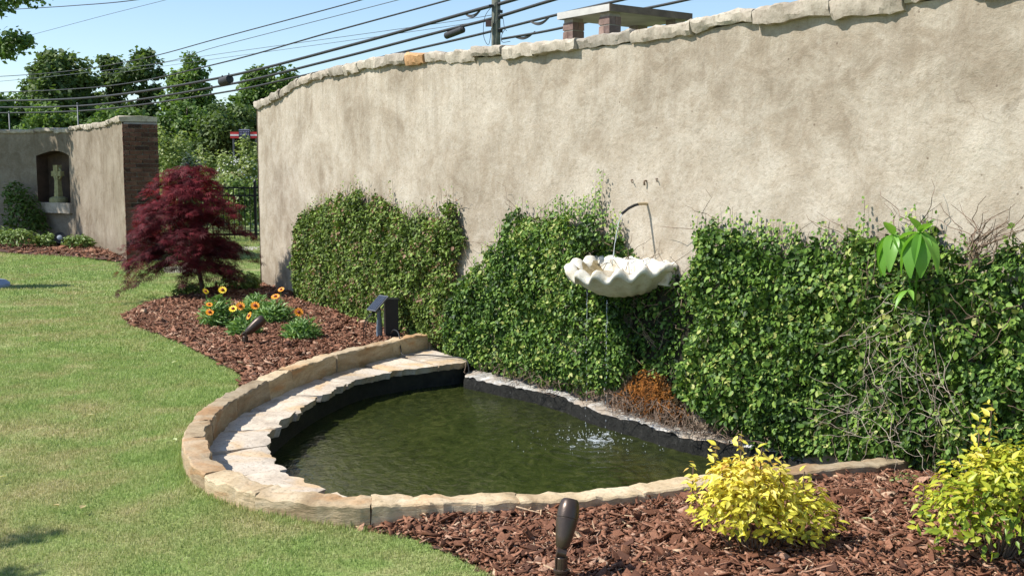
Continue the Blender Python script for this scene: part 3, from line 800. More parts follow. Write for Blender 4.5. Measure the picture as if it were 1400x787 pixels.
# concrete bank between the water and the garden wall
bank = tag(empty('pond_bank', (.6, 7.6, 0)), 'rough limescaled concrete bank between the pond and the ivy wall', 'bank')
BO = np.array((.6, 7.6)); S = np.linspace(0, BANK.L, 160); m = 6; V = []; VF = []
for s in S:
    f = BANK.at(s) - BO; nn = BANK.nrm(s)
    w = nn * (.02 * float(vnoise(np.array([s * 5, 0, 0]))) + .01 * float(vnoise(np.array([s * 23, 0, 2.]))))
    hz = -.085 + .018 * float(vnoise(np.array([s * 4, 5, 0]))) + .010 * float(vnoise(np.array([s * 19, 5, 0])))
    f = f + w
    for k, t in enumerate((.45, .3, .18, .08, .02, 0)):
        q = f - nn * t
        V.append((q[0], q[1], hz + t * .12 - (.012 if k == 5 else 0) + .012 * float(vnoise(np.array([s * 16, t * 30, 9.])))))
    VF += [(f[0], f[1], hz - .012), (f[0] + nn[0] * .012, f[1] + nn[1] * .012, hz - .045), (f[0] + nn[0] * .02, f[1] + nn[1] * .02, -.5)]
F = [(i * m + k, i * m + k + 1, (i + 1) * m + k + 1, (i + 1) * m + k) for i in range(len(S) - 1) for k in range(m - 1)]
link('bank_top', npmesh('bank_top', V, F, MT['bank'], smooth=True), bank)
F = [(i * 3 + k, i * 3 + k + 1, (i + 1) * 3 + k + 1, (i + 1) * 3 + k) for i in range(len(S) - 1) for k in range(2)]
link('bank_face', npmesh('bank_face', VF, F, MT['bank_wet'], smooth=True), bank)

# ------------------------------------------------------------------ the long garden wall
WT = ([0, .21, .76, 1.31, 1.77, 2.34, 2.88, 3.82, 5.03, 6.1, 7.0, 7.68, 8.51, 9.08, 9.4, 10.1, 10.6, 14.5],
      [2.52, 2.524, 2.557, 2.60, 2.672, 2.70, 2.712, 2.711, 2.685, 2.625, 2.58, 2.555, 2.54, 2.552, 2.562, 2.55, 2.535, 2.52])
wall_top = lambda s: np.interp(s, *WT)
gwall = tag(empty('garden_wall', (0, 8.9, 0)), 'long curved beige stucco wall with pale stone coping behind the pond', 'wall')
WO = np.array((0, 8.9))
def wall_grid(cv, s0, s1, ds, dz, topf, zb, amp, org):
    S = np.linspace(s0, s1, int((s1 - s0) / ds) + 1); nz = int((2.5 - zb) / dz) + 1
    T = np.linspace(0, 1, nz); SS, TT = np.meshgrid(S, T, indexing='ij'); ZZ = zb + TT * (topf(SS) - zb)
    p3 = np.stack([SS, ZZ, 0 * SS], -1)
    off = amp * (fbm(p3 * 1.3, 3) + .45 * fbm(p3 * 6, 3))
    xy = cv.at(SS) + cv.nrm(SS) * off[..., None] - org
    V = np.concatenate([xy, ZZ[..., None]], -1).reshape(-1, 3)
    i, j = np.meshgrid(np.arange(len(S) - 1), np.arange(nz - 1), indexing='ij'); a = (i * nz + j).ravel()
    return V, np.stack([a, a + nz, a + nz + 1, a + 1], -1), np.stack([SS.ravel(), ZZ.ravel()], -1)
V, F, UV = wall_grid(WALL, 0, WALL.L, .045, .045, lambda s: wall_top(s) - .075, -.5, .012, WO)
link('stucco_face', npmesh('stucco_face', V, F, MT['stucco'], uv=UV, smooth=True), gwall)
mb = MB(); vs = []; fs = []; uvs = []
S = np.linspace(0, WALL.L, 90)
for s in S:
    a = WALL.at(s) - WO; b = wxy(s, -.27) - WO; a2 = wxy(s, -.03) - WO; t = float(wall_top(s)) - .08
    vs += [(a2[0], a2[1], -.5), (a2[0], a2[1], t), (b[0], b[1], t), (b[0], b[1], -.5)]
for i in range(len(S) - 1):
    for k in (1, 2): fs.append((i * 4 + k, i * 4 + k + 1, (i + 1) * 4 + k + 1, (i + 1) * 4 + k))
fs += [(0, 1, 2, 3)]
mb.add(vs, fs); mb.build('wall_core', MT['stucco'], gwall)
mb = MB(); q = wxy(0.0, .012) - WO; p = wxy(0.0, -.03) - WO
mb.add([(q[0], q[1], -.5), (q[0], q[1], 2.44), (p[0], p[1], 2.44), (p[0], p[1], -.5)], [(0, 1, 2, 3)]); mb.build('wall_end', MT['stucco'], gwall)

def coping(cv, parent, org, s0, s1, topf, back, th, seed, special=None, lens=(.42, .78)):
    r = np.random.default_rng(seed); cuts = [s0]
    while cuts[-1] < s1 - .35: cuts.append(min(s1, cuts[-1] + r.uniform(*lens)))
    cuts[-1] = s1
    for i in range(len(cuts) - 1):
        f = .045 + r.uniform(-.012, .014); t_ = th + r.uniform(-.012, .016)
        prof = [(-back, -t_), (-back, -.01), (-back * .5, .004), (f - .02, .003), (f - .004, -.008), (f, -.022), (f - .002, -t_ * .7), (f - .012, -t_), (0.0, -t_)]
        prof = prof[::-1]
        def fn(s): return cv.at(s) - org, cv.nrm(s), float(topf(s))
        mat = MT['coping_orange'] if special is not None and cuts[i] <= special < cuts[i + 1] else MT['coping']
        strip_stone('coping_stone', fn, cuts[i] + .003, cuts[i + 1] - .003, prof, mat, parent, seed * 50 + i, .016, .035, .007, thr=-9)
# cap cut so that a short orange stone sits near s = 5.3
coping(WALL, gwall, WO, -.0, 5.16, wall_top, .31, .088, 31)
coping(WALL, gwall, WO, 5.16, 5.52, wall_top, .31, .088, 33, special=5.2, lens=(.36, .37))
coping(WALL, gwall, WO, 5.52, 14.3, wall_top, .31, .088, 32, lens=(.34, .62))

# ------------------------------------------------------------------ the far wall with the niche
nwall = tag(empty('niche_wall', (-8.5, 22.4, 0)), 'beige stucco wall with an arched niche and a brick end pillar', 'wall')
NO = np.array((-8.5, 22.4)); NT = 2.53
n0, n1, nz0 = 3.88, 5.12, .87; nc = (n0 + n1) / 2; nh = (n1 - n0) / 2
arch = lambda s: 1.925 + .115 * max(0, 1 - abs((s - nc) / nh) ** 1.6)
Sc = sorted(set([round(v, 3) for v in np.concatenate([np.arange(0, n0, .12), [n0], np.linspace(n0, n1, 15), np.arange(n1 + .1, NWALL.L, .12), [NWALL.L]])]))
V = []; F = []; UVs = []
for a, b in zip(Sc[:-1], Sc[1:]):
    inn = a >= n0 - 1e-3 and b <= n1 + 1e-3
    spans = [((-.3, -.3), (nz0, nz0)), ((arch(a), arch(b)), (NT - .07, NT - .07))] if inn else [((-.3, -.3), (NT - .07, NT - .07))]
    for (za, zb), (ta, tb) in spans:
        nrow = 10
        for k in range(nrow):
            i0 = len(V)
            for s, lo, hi in ((a, za, ta), (b, zb, tb)):
                for kk in (k, k + 1):
                    z = lo + (hi - lo) * kk / nrow
                    e = 0 if (abs(s - n0) < .01 or abs(s - n1) < .01 or inn) else 1
                    o = .012 * float(fbm(np.array([s * 1.5, z * 1.5, 7.]), 3)) * e
                    q = wxy(s, o, NWALL) - NO; V.append((q[0], q[1], z)); UVs.append((s + 20, z))
            F.append((i0, i0 + 2, i0 + 3, i0 + 1))
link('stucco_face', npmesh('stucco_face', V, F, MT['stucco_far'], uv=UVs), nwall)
mb = MB()                                                   # recess
cols = np.linspace(n0, n1, 15)
for a, b in zip(cols[:-1], cols[1:]):
    fa, fb, ba, bb = wxy(a, 0, NWALL) - NO, wxy(b, 0, NWALL) - NO, wxy(a, -.34, NWALL) - NO, wxy(b, -.34, NWALL) - NO
    mb.add([(*ba, nz0), (*bb, nz0), (*bb, arch(b)), (*ba, arch(a))], [(0, 1, 2, 3)])
    mb.add([(*fa, arch(a)), (*fb, arch(b)), (*bb, arch(b)), (*ba, arch(a))], [(0, 1, 2, 3)])
    mb.add([(*fa, nz0), (*fb, nz0), (*bb, nz0), (*ba, nz0)], [(0, 1, 2, 3)])
for s in (n0, n1):
    f_, b_ = wxy(s, 0, NWALL) - NO, wxy(s, -.34, NWALL) - NO
    mb.add([(*f_, nz0), (*b_, nz0), (*b_, arch(s)), (*f_, arch(s))], [(0, 1, 2, 3)])
mb.build('niche', MT['nichebrick'], nwall)
mb = MB()
for s in np.linspace(0, NWALL.L, 60):
    pass
S = np.linspace(0, NWALL.L - .02, 60); vs = []; fs = []
for s in S:
    b = wxy(s, -.40, NWALL) - NO; a = wxy(s, -.03, NWALL) - NO
    vs += [(a[0], a[1], NT - .08), (b[0], b[1], NT - .08), (b[0], b[1], -.3)]
for i in range(len(S) - 1):
    for k in (0, 1): fs.append((i * 3 + k, i * 3 + k + 1, (i + 1) * 3 + k + 1, (i + 1) * 3 + k))
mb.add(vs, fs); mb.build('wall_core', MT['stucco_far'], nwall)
coping(NWALL, nwall, NO, 0, NWALL.L - .62, lambda s: NT + .01 * np.sin(s * 1.3), .44, .085, 41, lens=(.5, .9))
coping(NWALL, nwall, NO, NWALL.L - .62, NWALL.L + .0, lambda s: NT + .012, .64, .09, 42, lens=(.61, .63))
# stone sill
mb = MB(); a, b = wxy(n0 - .03, .07, NWALL) - NO, wxy(n1 + .1, .07, NWALL) - NO; a2, b2 = wxy(n0 - .03, -.02, NWALL) - NO, wxy(n1 + .1, -.02, NWALL) - NO
sill_v = []
for k in range(13):
    t = k / 12; f = a * (1 - t) + b * t; g = a2 * (1 - t) + b2 * t
    for q, z in ((g, .66), (f, .66), (f, .885), (g, .885)): sill_v.append((q[0], q[1], z))
sv = np.array(sill_v); sv += .012 * np.stack([fbm(sv * 6, 2), fbm(sv * 6 + 9, 2), fbm(sv * 6 + 18, 2)], -1)
mb.add(sv, [(i * 4 + k, i * 4 + (k + 1) % 4, (i + 1) * 4 + (k + 1) % 4, (i + 1) * 4 + k) for i in range(12) for k in range(4)] + [(0, 1, 2, 3), (48, 49, 50, 51)])
mb.build('sill', MT['coping'], nwall)
# brick end pillar
e = NWALL.at(NWALL.L); tt = np.array((.472, -.882)); bk = np.array((.882, .472))
ang = math.atan2(bk[1], bk[0])
mb = MB()
c = e - tt * .25 + bk * .315 - NO
mb.box((c[0], c[1], 1.09), (.57, .50, 2.70), ang); mb.build('pillar_core', MT['mortar'], nwall)
def brick_mesh(name, mat, seed):
    v = np.array([(x * .5, y * .5, z * .5) for z in (-1, 1) for x, y in ((-1, -1), (1, -1), (1, 1), (-1, 1))], float)
    r = np.random.default_rng(seed); v += r.normal(0, .02, v.shape)
    mb = MB(); mb.add(v, CHIP_F.tolist()); return mb.mesh(name, mat)
bms = [brick_mesh('brick', MT['brick'], i) for i in range(6)]
course = .077
for i in range(32):
    z = .03 + i * course
    if z > NT - .13: break
    off = 0 if i % 2 else -.11
    x = off
    while x < .60:
        a, b = max(x, .004), min(x + .21, .60)
        if b - a > .02:
            q = e + tt * .005 + bk * ((a + b) / 2) - NO
            link('brick', bms[random.randrange(6)], nwall, (q[0], q[1], z + .035), (0, 0, ang), (b - a, .05 + random.uniform(-.008, .010), .066))
        x += .221

# ------------------------------------------------------------------ brick chimney with a slab cap, behind the long wall
chim = tag(empty('brick_chimney', (.9, 9.5, 0)), 'low brick chimney with a flat concrete cap rising behind the wall', 'chimney')
CO = np.array((.9, 9.5)); N0 = np.array((.78, 9.0)); ca = np.array((-.6, .8)); cb = np.array((.8, .6)); cang = math.atan2(cb[1], cb[0])
cc = N0 + ca * .33 + cb * .475 - CO
MB().box((cc[0], cc[1], 2.902), (.95, .66, .056), cang).build('cap_slab', MT['slab'], chim)
q = N0 - ca * .002 + cb * .475 - CO
MB().box((q[0], q[1], 2.902), (.946, .008, .058), cang).build('stained_edge', MT['slab_dark'], chim)
MB().box((cc[0], cc[1], 1.2), (.80, .52, 2.4), cang).build('stack', MT['mortar'], chim)
gb = [brick_mesh('brick', MT['brick_grey'], 30 + i) for i in range(4)]
for pa, pb in ((.10, .10), (.56, .10), (.10, .85), (.56, .85)):
    q = N0 + ca * pa + cb * pb - CO
    MB().box((q[0], q[1], 2.635), (.115, .115, .476), cang).build('pier_core', MT['mortar'], chim)
    for i in range(6):
        for h in (0, 1):
            along = (h - .5) * .064
            d = (cb if i % 2 else ca) * along
            w = (.06, .128) if i % 2 else (.128, .06)
            link('brick', gb[(i + h) % 4], chim, (q[0] + d[0], q[1] + d[1], 2.44 + i * .074), (0, 0, cang), (w[0], w[1], .064))

# ------------------------------------------------------------------ ivy on the wall
def twig_mesh(name, n, fn, mat, rad=.0022, seg=6):
    mb = MB()
    for _ in range(n):
        pts = fn(); mb.tube(pts, [rad * (1 - .6 * i / (len(pts) - 1)) for i in range(len(pts))], 3, False)
    return mb.mesh(name, mat)
def jag(poly, seed, amp=.07, step=.05):
    poly = np.asarray(poly, float); out = []
    for i in range(len(poly)):
        a, b = poly[i], poly[(i + 1) % len(poly)]; d = b - a; L = np.hypot(*d); nn = np.array((d[1], -d[0])) / max(L, 1e-6)
        for k in range(max(1, int(L / step))):
            p = a + d * k / max(1, int(L / step)); w_ = 1.0 if p[1] > .25 else .35
            out.append(p + nn * amp * w_ * (float(vnoise(np.array([p[0] * 9, p[1] * 9, seed]))) + .6 * float(vnoise(np.array([p[0] * 24, p[1] * 24, seed + 5.])))))
    return np.array(out)
def ivy(name, label, poly, dens, thick, mat, seed, size, runners, org_s, bulge=None, extra_twigs=None, colshift=0.0):
    r = np.random.default_rng(seed); poly = jag(poly, seed)
    base = wpt(org_s, 0, .15)
    root = tag(empty(name, base), label, 'ivy', 'ivy on the garden wall')
    s0, z0 = poly.min(0); s1, z1 = poly.max(0)
    n = int((s1 - s0) * (z1 - z0) * dens)
    s = r.uniform(s0, s1, n); z = r.uniform(z0, z1, n)
    k = inside(poly, s, z); s, z = s[k], z[k]
    ed = polydist(poly, s, z)
    keep = ((ed + .10 * n2(s, z, 16, seed) + .06 * n2(s, z, 6, seed + 1)) > .015) & (r.random(len(s)) < np.clip(.45 + ed / .12, 0, 1)) & ((n2(s, z, 10, seed + 8) > -.40) | (r.random(len(s)) < .25))
    if bulge is not None: keep &= (bulge(s, z) > .5) | (r.random(len(s)) < .30)
    s, z, ed = s[keep], z[keep], ed[keep]; n = len(s)
    def hf(a, b):
        v = .80 + .28 * n2(a, b, 2.4, seed + 2) + .70 * n2(a, b * .8, 8, seed + 3) + .40 * n2(a, b, 19, seed + 4)
        return thick * np.clip(v, .06, 2)
    h = hf(s, z); gs = (hf(s + .02, z) - hf(s - .02, z)) / .04; gz = (hf(s, z + .02) - hf(s, z - .02)) / .04
    h = h * np.clip(ed / .15, .15, 1) ** .7 + .015
    if bulge is not None: h = h * bulge(s, z)
    u = r.random(n) ** .38
    off = .02 + np.maximum(h, .02) * (.15 + .85 * u) + r.exponential(.009, n)
    bx = ((s - 8.47) / .46) ** 2 + ((z - .97) / .17) ** 2 < 1                  # the basin pushes the leaves aside
    off = np.where(bx, np.minimum(off, .02), off)
    xy = WALL.at(s) + WALL.nrm(s) * off[:, None]
    zz = z + r.normal(0, .012, n)
    P = np.concatenate([xy, zz[:, None]], -1)
    gh = .02                                              # surface slope for leaf direction
    nw = WALL.nrm(s); tw3 = WALL.tan(s); N3 = np.concatenate([nw * .75 - tw3 * (.8 * gs)[:, None], (.36 - .8 * gz)[:, None]], -1) + rvec(n) * .85
    T3 = np.concatenate([nw * .25, np.full((n, 1), -.75)], -1) + rvec(n) * .8
    sz = size * np.clip(r.lognormal(-.08, .32, n), .45, 1.7)
    rn = r.beta(1.3, 1.6, n) + .30 * n2(s, z, 2.6, seed + 5) + .24 * n2(s, z, 12, seed + 6) + colshift
    # runners climbing the wall above the outline
    RP = []; RN = []; RT = []; RS = []; stems = MB()
    for rs, rz, ln in runners:
        ps = rs; m = max(4, int(ln / .028)); pts = []
        for i in range(m):
            ps += r.normal(0, .006); pz = rz - .05 + (ln + .05) * i / (m - 1); pts.append(wpt(ps, pz, .022) - base)
            for _ in range(3 if i < m * .6 else 2):
                q = wpt(ps + r.normal(0, .018), pz + r.normal(0, .01), .035 + r.uniform(0, .02)); RP.append(q)
                nn = WALL.nrm(ps); RN.append(np.array((nn[0], nn[1], .35)) + r.normal(0, .3, 3)); RT.append(np.array((0, 0, -.6)) + r.normal(0, .7, 3)); RS.append(size * (1.0 - .3 * i / m))
        stems.tube(pts, .0013, 3, False)
    if RP:
        P = np.vstack([P, np.array([tuple(q) for q in RP])]); N3 = np.vstack([N3, RN]); T3 = np.vstack([T3, RT]); sz = np.concatenate([sz, RS])
        rn = np.concatenate([rn, r.uniform(.3, 1, len(RP))])
        stems.build('runner_stems', MT['twig'], root)['kind'] = 'stuff'
    me = leafcloud('foliage', P - np.array(base), N3, T3, sz, LEAF_ROUND, mat, rn, wid=sz * r.uniform(.85, 1.2, len(sz)))
    link('foliage', me, root)['kind'] = 'stuff'
    # woody stems inside the mat
    def tw():
        while True:
            a, b = r.uniform(s0, s1), r.uniform(z0, z1)
            if inside(poly, np.array([a]), np.array([b]))[0]: break
        pts = []; dz = r.uniform(-.3, .9); ds = r.normal(0, .6)
        for i in range(6):
            q = wpt(a, b, .03 + .5 * thick * r.uniform(.2, 1)); pts.append(q - base); a += ds * .06 + r.normal(0, .02); b += dz * .06
        return pts
    link('stems', twig_mesh('stems', int(60 * (s1 - s0)), tw, MT['twig'], .003), root)['kind'] = 'stuff'
    return root, base, r
rr = np.random.default_rng(77)
def top_runners(poly, n, lo, hi, smin, smax):
    poly = np.array(poly); out = []
    for _ in range(n):
        s = rr.uniform(smin, smax)
        zz = np.linspace(1.6, 0, 200); ins = inside(poly, np.full(200, s), zz)
        if ins.any(): out.append((s, zz[np.argmax(ins)], rr.uniform(lo, hi)))
    return out
IV_L = [(1.69, .472), (1.72, .787), (1.89, 1.015), (2.74, 1.225), (3.39, 1.35), (3.95, 1.40), (4.35, 1.35), (4.76, 1.37), (4.89, 1.28), (5.14, 1.20), (5.6, 1.19), (5.81, 1.28),
        (6.05, 1.34), (6.2, 1.26), (6.25, 1.12), (6.17, .9), (6.12, .72), (6.2, .45), (6.1, .1), (5.75, -.02), (5.5, -.04), (4.29, -.04), (2.67, -.0), (1.97, .02), (1.72, .12)]
ivy_l, b_, r_ = ivy('wall_ivy', 'dull browning ivy mass on the wall behind the small solar panel', IV_L, 14500, .10, MT['ivy_dull'], 301, .029,
    top_runners(IV_L, 60, .04, .15, 1.9, 6.2), 4.3)
IV_M = [(5.95, .3), (6.08, .56), (6.21, .733), (6.58, .884), (6.81, 1.088), (6.97, 1.22), (7.08, 1.28), (7.43, 1.25), (7.76, 1.31), (8.07, 1.33), (8.2, 1.27), (8.37, 1.18), (8.42, 1.03),
        (8.8, .95), (9.12, .9), (9.16, .5), (9.0, .3), (8.9, .2), (8.68, .21), (8.5, .08), (8.17, -.03), (7.82, -.05), (7.23, -.06), (6.57, -.07), (5.9, -.05)]
shade_pocket = lambda s, z: 1.0 - .93 * np.clip((s - 8.48 - .10 * np.clip(.6 - z, 0, 1)) / .10, 0, 1) * (z < 1.05)
ivy_m, b_, r_ = ivy('wall_ivy', 'dark green ivy mass left of and under the white shell basin', IV_M, 14500, .12, MT['ivy_dark'], 302, .029,
    top_runners(IV_M, 40, .04, .13, 6.3, 8.35) + [(8.03, 1.28, .24), (8.08, 1.3, .30), (8.13, 1.28, .33), (7.93, 1.28, .12), (7.62, 1.27, .14)], 7.3, shade_pocket)
IV_R = [(9.05, .82), (9.06, 1.05), (9.14, 1.22), (9.24, 1.28), (9.49, 1.27), (9.64, 1.245), (9.87, 1.195), (10.01, 1.225), (10.19, 1.205), (10.43, 1.30), (10.57, 1.32), (10.79, 1.31),
        (11.0, 1.22), (11.12, 1.17), (11.21, 1.25), (11.27, 1.37), (11.31, 1.38), (11.34, 1.2), (11.5, 1.08), (12.4, 1.1), (13.2, 1.0), (13.2, .0), (11.5, .02), (11.06, .02), (10.67, 0), (10.18, -.05),
        (9.91, -.09), (9.49, -.05), (9.1, .03), (8.95, .16), (9.03, .36), (9.13, .6)]
ivy_r, b_r, r_ = ivy('wall_ivy', 'large bright green ivy mass on the wall right of the shell basin', IV_R, 14000, .15, MT['ivy_dark'], 303, .031,
    top_runners(IV_R, 50, .03, .11, 9.1, 11.2) + [(10.4, 1.28, .16)], 10.4, colshift=.02)
# pale dead twigs over the right end of the ivy
def dead(sa, sb, za, zb, ln, off=(.12, .30), wig=.03):
    def f():
        s = r_.uniform(sa, sb); z = r_.uniform(za, zb); ds = r_.normal(0, .7); dz = r_.normal(-.3, .7); L = math.hypot(ds, dz); st = ln * r_.uniform(.5, 1.3) / 7
        pts = []; o = r_.uniform(*off)
        for i in range(8):
            pts.append(wpt(s, z, o) - b_r); s += ds / L * st + r_.normal(0, wig * .3); z += dz / L * st + r_.normal(0, wig * .3); o += r_.normal(0, .012)
        return pts
    return f
link('dead_twigs', twig_mesh('dead_twigs', 85, dead(10.5, 11.1, .15, 1.0, .30, (.20, .31)), MT['twig_pale'], .0016), ivy_r)['kind'] = 'stuff'
link('dry_stems', twig_mesh('dry_stems', 80, dead(10.4, 11.5, .1, 1.15, .24, (.15, .30)), MT['twig'], .0019), ivy_r)['kind'] = 'stuff'
def tuft():
    s = r_.normal(11.13, .03); z = 1.12 + r_.uniform(0, .16); pts = []; ds = r_.normal(.06, .06)
    for i in range(7):
        pts.append(wpt(s, z, .16 + r_.normal(0, .012)) - b_r); s += ds * .25 + r_.normal(0, .010); z += .028 + r_.normal(0, .008); ds += r_.normal(0, .06)
    return pts
link('twig_tuft', twig_mesh('twig_tuft', 36, tuft, MT['twig'], .0034), ivy_r)['kind'] = 'stuff'
def runner_right():
    s = 11.3; z = r_.uniform(.95, 1.2); pts = []
    for i in range(9):
        pts.append(wpt(s, z, .03) - b_r); s += r_.uniform(.02, .07); z += r_.normal(-.01, .025)
    return pts
link('wall_runners', twig_mesh('wall_runners', 9, runner_right, MT['twig'], .0025), ivy_r)['kind'] = 'stuff'
# rusty roots and brown stem tangle at the foot of the wall
bm_ = wpt(7.3, 0, .15)
def roots(sa, sb, za, zb, o0, o1, ln):
    def f():
        t = r_.random(); s = np.clip(r_.normal((sa + sb) / 2, (sb - sa) * .27), sa - .1, sb + .1); z = r_.uniform(za, zb) * (1 - .6 * abs(2 * (s - (sa + sb) / 2) / (sb - sa))); pts = []; o = r_.uniform(o0, o1); ds = r_.normal(0, .5); dz = r_.normal(-.5, .5)
        for i in range(7):
            pts.append(wpt(s, max(z, -.06), o) - bm_); s += ds * ln / 6 + r_.normal(0, .008); z += dz * ln / 6 + r_.normal(0, .008); o += r_.normal(.006, .012)
        return pts
    return f
def rust_growth():
    n = 5200; s_ = r_.normal(8.72, .19, n); z_ = -.10 + .34 * r_.random(n) ** 1.15; k = (abs(s_ - 8.72) < .34 * (1.05 - z_ / .30) + .04); s_, z_ = s_[k], z_[k]; n = len(s_)
    o_ = .025 + .055 * np.clip(.6 + .9 * n2(s_, z_, 11, 4), .1, 1.4) * r_.random(n) ** .5; xy = WALL.at(s_) + WALL.nrm(s_) * o_[:, None]; nw = WALL.nrm(s_)
    P = np.concatenate([xy, z_[:, None]], -1) - np.array(bm_)
    rn = np.clip(.48 + .9 * n2(s_, z_, 10, 8) + r_.normal(0, .25, n) - .9 * np.abs(s_ - 8.7), 0, 1)
    link('rust_stained_growth', leafcloud('rust_stained_growth', P, np.concatenate([nw, np.full((n, 1), .5)], -1) + rvec_(r_, n) * .8, rvec_(r_, n) + np.array((0, 0, -.7)), .019 * r_.uniform(.5, 1.3, n), LEAF_QUAD, MT['rust'], rn), ivy_m)['kind'] = 'stuff'
rust_growth()
link('rust_stained_roots', twig_mesh('rust_stained_roots', 130, roots(8.45, 8.97, -.02, .22, .05, .14, .10), MT['root_orange'], .002), ivy_m)['kind'] = 'stuff'
link('brown_roots', twig_mesh('brown_roots', 300, roots(8.15, 9.75, -.04, .10, .04, .20, .18), MT['twig'], .0030), ivy_m)['kind'] = 'stuff'
link('hanging_stems', twig_mesh('hanging_stems', 90, roots(6.6, 8.4, -.02, .08, .06, .24, .22), MT['twig'], .0026), ivy_m)['kind'] = 'stuff'

# ------------------------------------------------------------------ shell basin, spout and falling water
BS = 8.48; bz = .98
bt = WALL.tan(BS); bn = WALL.nrm(BS); bc = WALL.at(BS)
basin = tag(empty('shell_basin', (bc[0], bc[1], bz)), 'white scalloped shell basin fixed to the wall above the pond', 'fountain basin')
def bp(th, rad, z, tilt=1.0):
    """th 0..pi sweeps the front half from the left end to the right end; rad in metres"""
    a = -math.cos(th) * rad; b = math.sin(th) * rad * 1.12 + .012
    return (bt[0] * a + bn[0] * b, bt[1] * a + bn[1] * b, z - tilt * .082 * math.sin(th) * rad / .4)
LOB = 9; nth = 144; RB = .405
def lobe(th): return .5 + (.5 * math.cos(2 * math.pi * LOB * th / math.pi + math.pi)) * min(1, math.sin(th) * 2.4)
mb = MB(); mi = MB(); V = []; rings = []
prof_out = [(.10, -.215), (.17, -.205), (.26, -.165), (.33, -.11), (.38, -.068), (.405, -.04)]
def ring(fn): return [fn(math.pi * i / nth) for i in range(nth + 1)]
for r_o, z in prof_out:
    t = (r_o / .385) ** 2
    rings.append(ring(lambda th: bp(th, r_o * (1 + .11 * t ** .6 * (lobe(th) - .5)), z + .052 * t * (lobe(th) - .5))))
for dr, dz in ((.030, -.018), (.036, .008), (.022, .026), (.0, .030), (-.026, .020), (-.046, -.004)):
    rings.append(ring(lambda th: bp(th, (RB + dr) * (1 + .075 * (lobe(th) - .5)), dz - .012 + .060 * (lobe(th) - .5))))
for r_i, z in ((.32, -.055), (.27, -.10), (.18, -.15), (.03, -.17)):
    t = (r_i / .385) ** 2
    rings.append(ring(lambda th: bp(th, r_i * (1 + .06 * t * (lobe(th) - .5)), z + .05 * t * (lobe(th) - .5))))
V = [p for rg in rings for p in rg]; w = nth + 1
F = [(i * w + k, i * w + k + 1, (i + 1) * w + k + 1, (i + 1) * w + k) for i in range(len(rings) - 1) for k in range(nth)]
V = np.array(V); V += .003 * np.stack([fbm(V * 22, 2), fbm(V * 22 + 7, 2), fbm(V * 22 + 14, 2)], -1)
cut = (len(prof_out) + 5) * nth
mb.add(V, F[:cut]); o = mb.build('shell_bowl', MT['shell'], basin, smooth=True)
MB().add(V, F[cut:]).build('inner_bowl', MT['algae'], basin, smooth=True)
mb = MB()                                                   # straight back rim against the wall
vs = []
for k in range(25):
    a = -.41 + .82 * k / 24; z = .010 * math.cos(k * 1.1) - .05 * max(0, abs(k - 12) / 12 - .85) / .15
    for b, zz in ((.004, -.16), (.06, -.14), (.064, -.03 + z), (.052, .012 + z), (.03, .022 + z), (.004, .018 + z)):
        vs.append((bt[0] * a + bn[0] * b, bt[1] * a + bn[1] * b, zz))
fs = [(i * 6 + k, i * 6 + (k + 1) % 6, (i + 1) * 6 + (k + 1) % 6, (i + 1) * 6 + k) for i in range(24) for k in range(6)] + [(5, 4, 3, 2, 1, 0), tuple(24 * 6 + k for k in range(6))]
mb.add(vs, fs); mb.build('back_rim', MT['shell'], basin, smooth=True, sharp=50)
mb = MB(); ring_ = [bp(math.pi * i / 40, .36, -.085, 0) for i in range(41)]
mb.add([bp(0, 0, -.085)] + ring_, [(0, i + 1, i + 2) for i in range(40)]); mb.build('basin_water', MT['basin_water'], basin)
mb = MB(); r1 = [bp(math.pi * i / 60, .345, -.030) for i in range(61)]; r2 = [bp(math.pi * i / 60, .30, -.075) for i in range(61)]
mb.add(r1 + r2, [(i, i + 1, 62 + i, 61 + i) for i in range(60)]); mb.build('algae_band', MT['algae'], basin, smooth=True)

PS = 8.585; pz = 1.372
pb = wpt(PS, pz, 0); pn = Vector((*WALL.nrm(PS), 0)); pt_ = Vector((*WALL.tan(PS), 0))
pipe = tag(empty('water_spout', pb), 'thin tan and black pipe spout sticking out of the wall above the basin', 'spout')
loc = lambda a, b, c=0: pn * a + Vector((0, 0, b)) + pt_ * c
MB().tube([loc(-.03, 0), loc(.02, .003), (loc(.075, .002))], .0105, 10).build('tan_sleeve', MT['pipe_tan'], pipe, smooth=True, sharp=50)
MB().tube([loc(.06, .002), loc(.10, -.006, -.004), loc(.15, -.026, -.008), loc(.205, -.062, -.012)], .0095, 10).build('black_nozzle', MT['pipe_black'], pipe, smooth=True, sharp=50)
nz = pb + loc(.205, -.064, -.012)
pts = []
for i in range(15):
    t = i / 14 * .225
    pts.append(nz + (pn * .34 * t - pt_ * .02 * t) + Vector((0, 0, -.45 * t - 4.9 * t * t)) + Vector((.002 * math.sin(i * 2.3), 0, 0)))
land = pts[-1]
strm = MB().tube(pts, [.0030 + .0008 * math.sin(i * 1.7) for i in range(15)], 6).build('water_jet', MT['foam'], None, smooth=True)
tag(strm, 'thin arc of water falling from the black spout into the basin', 'water')
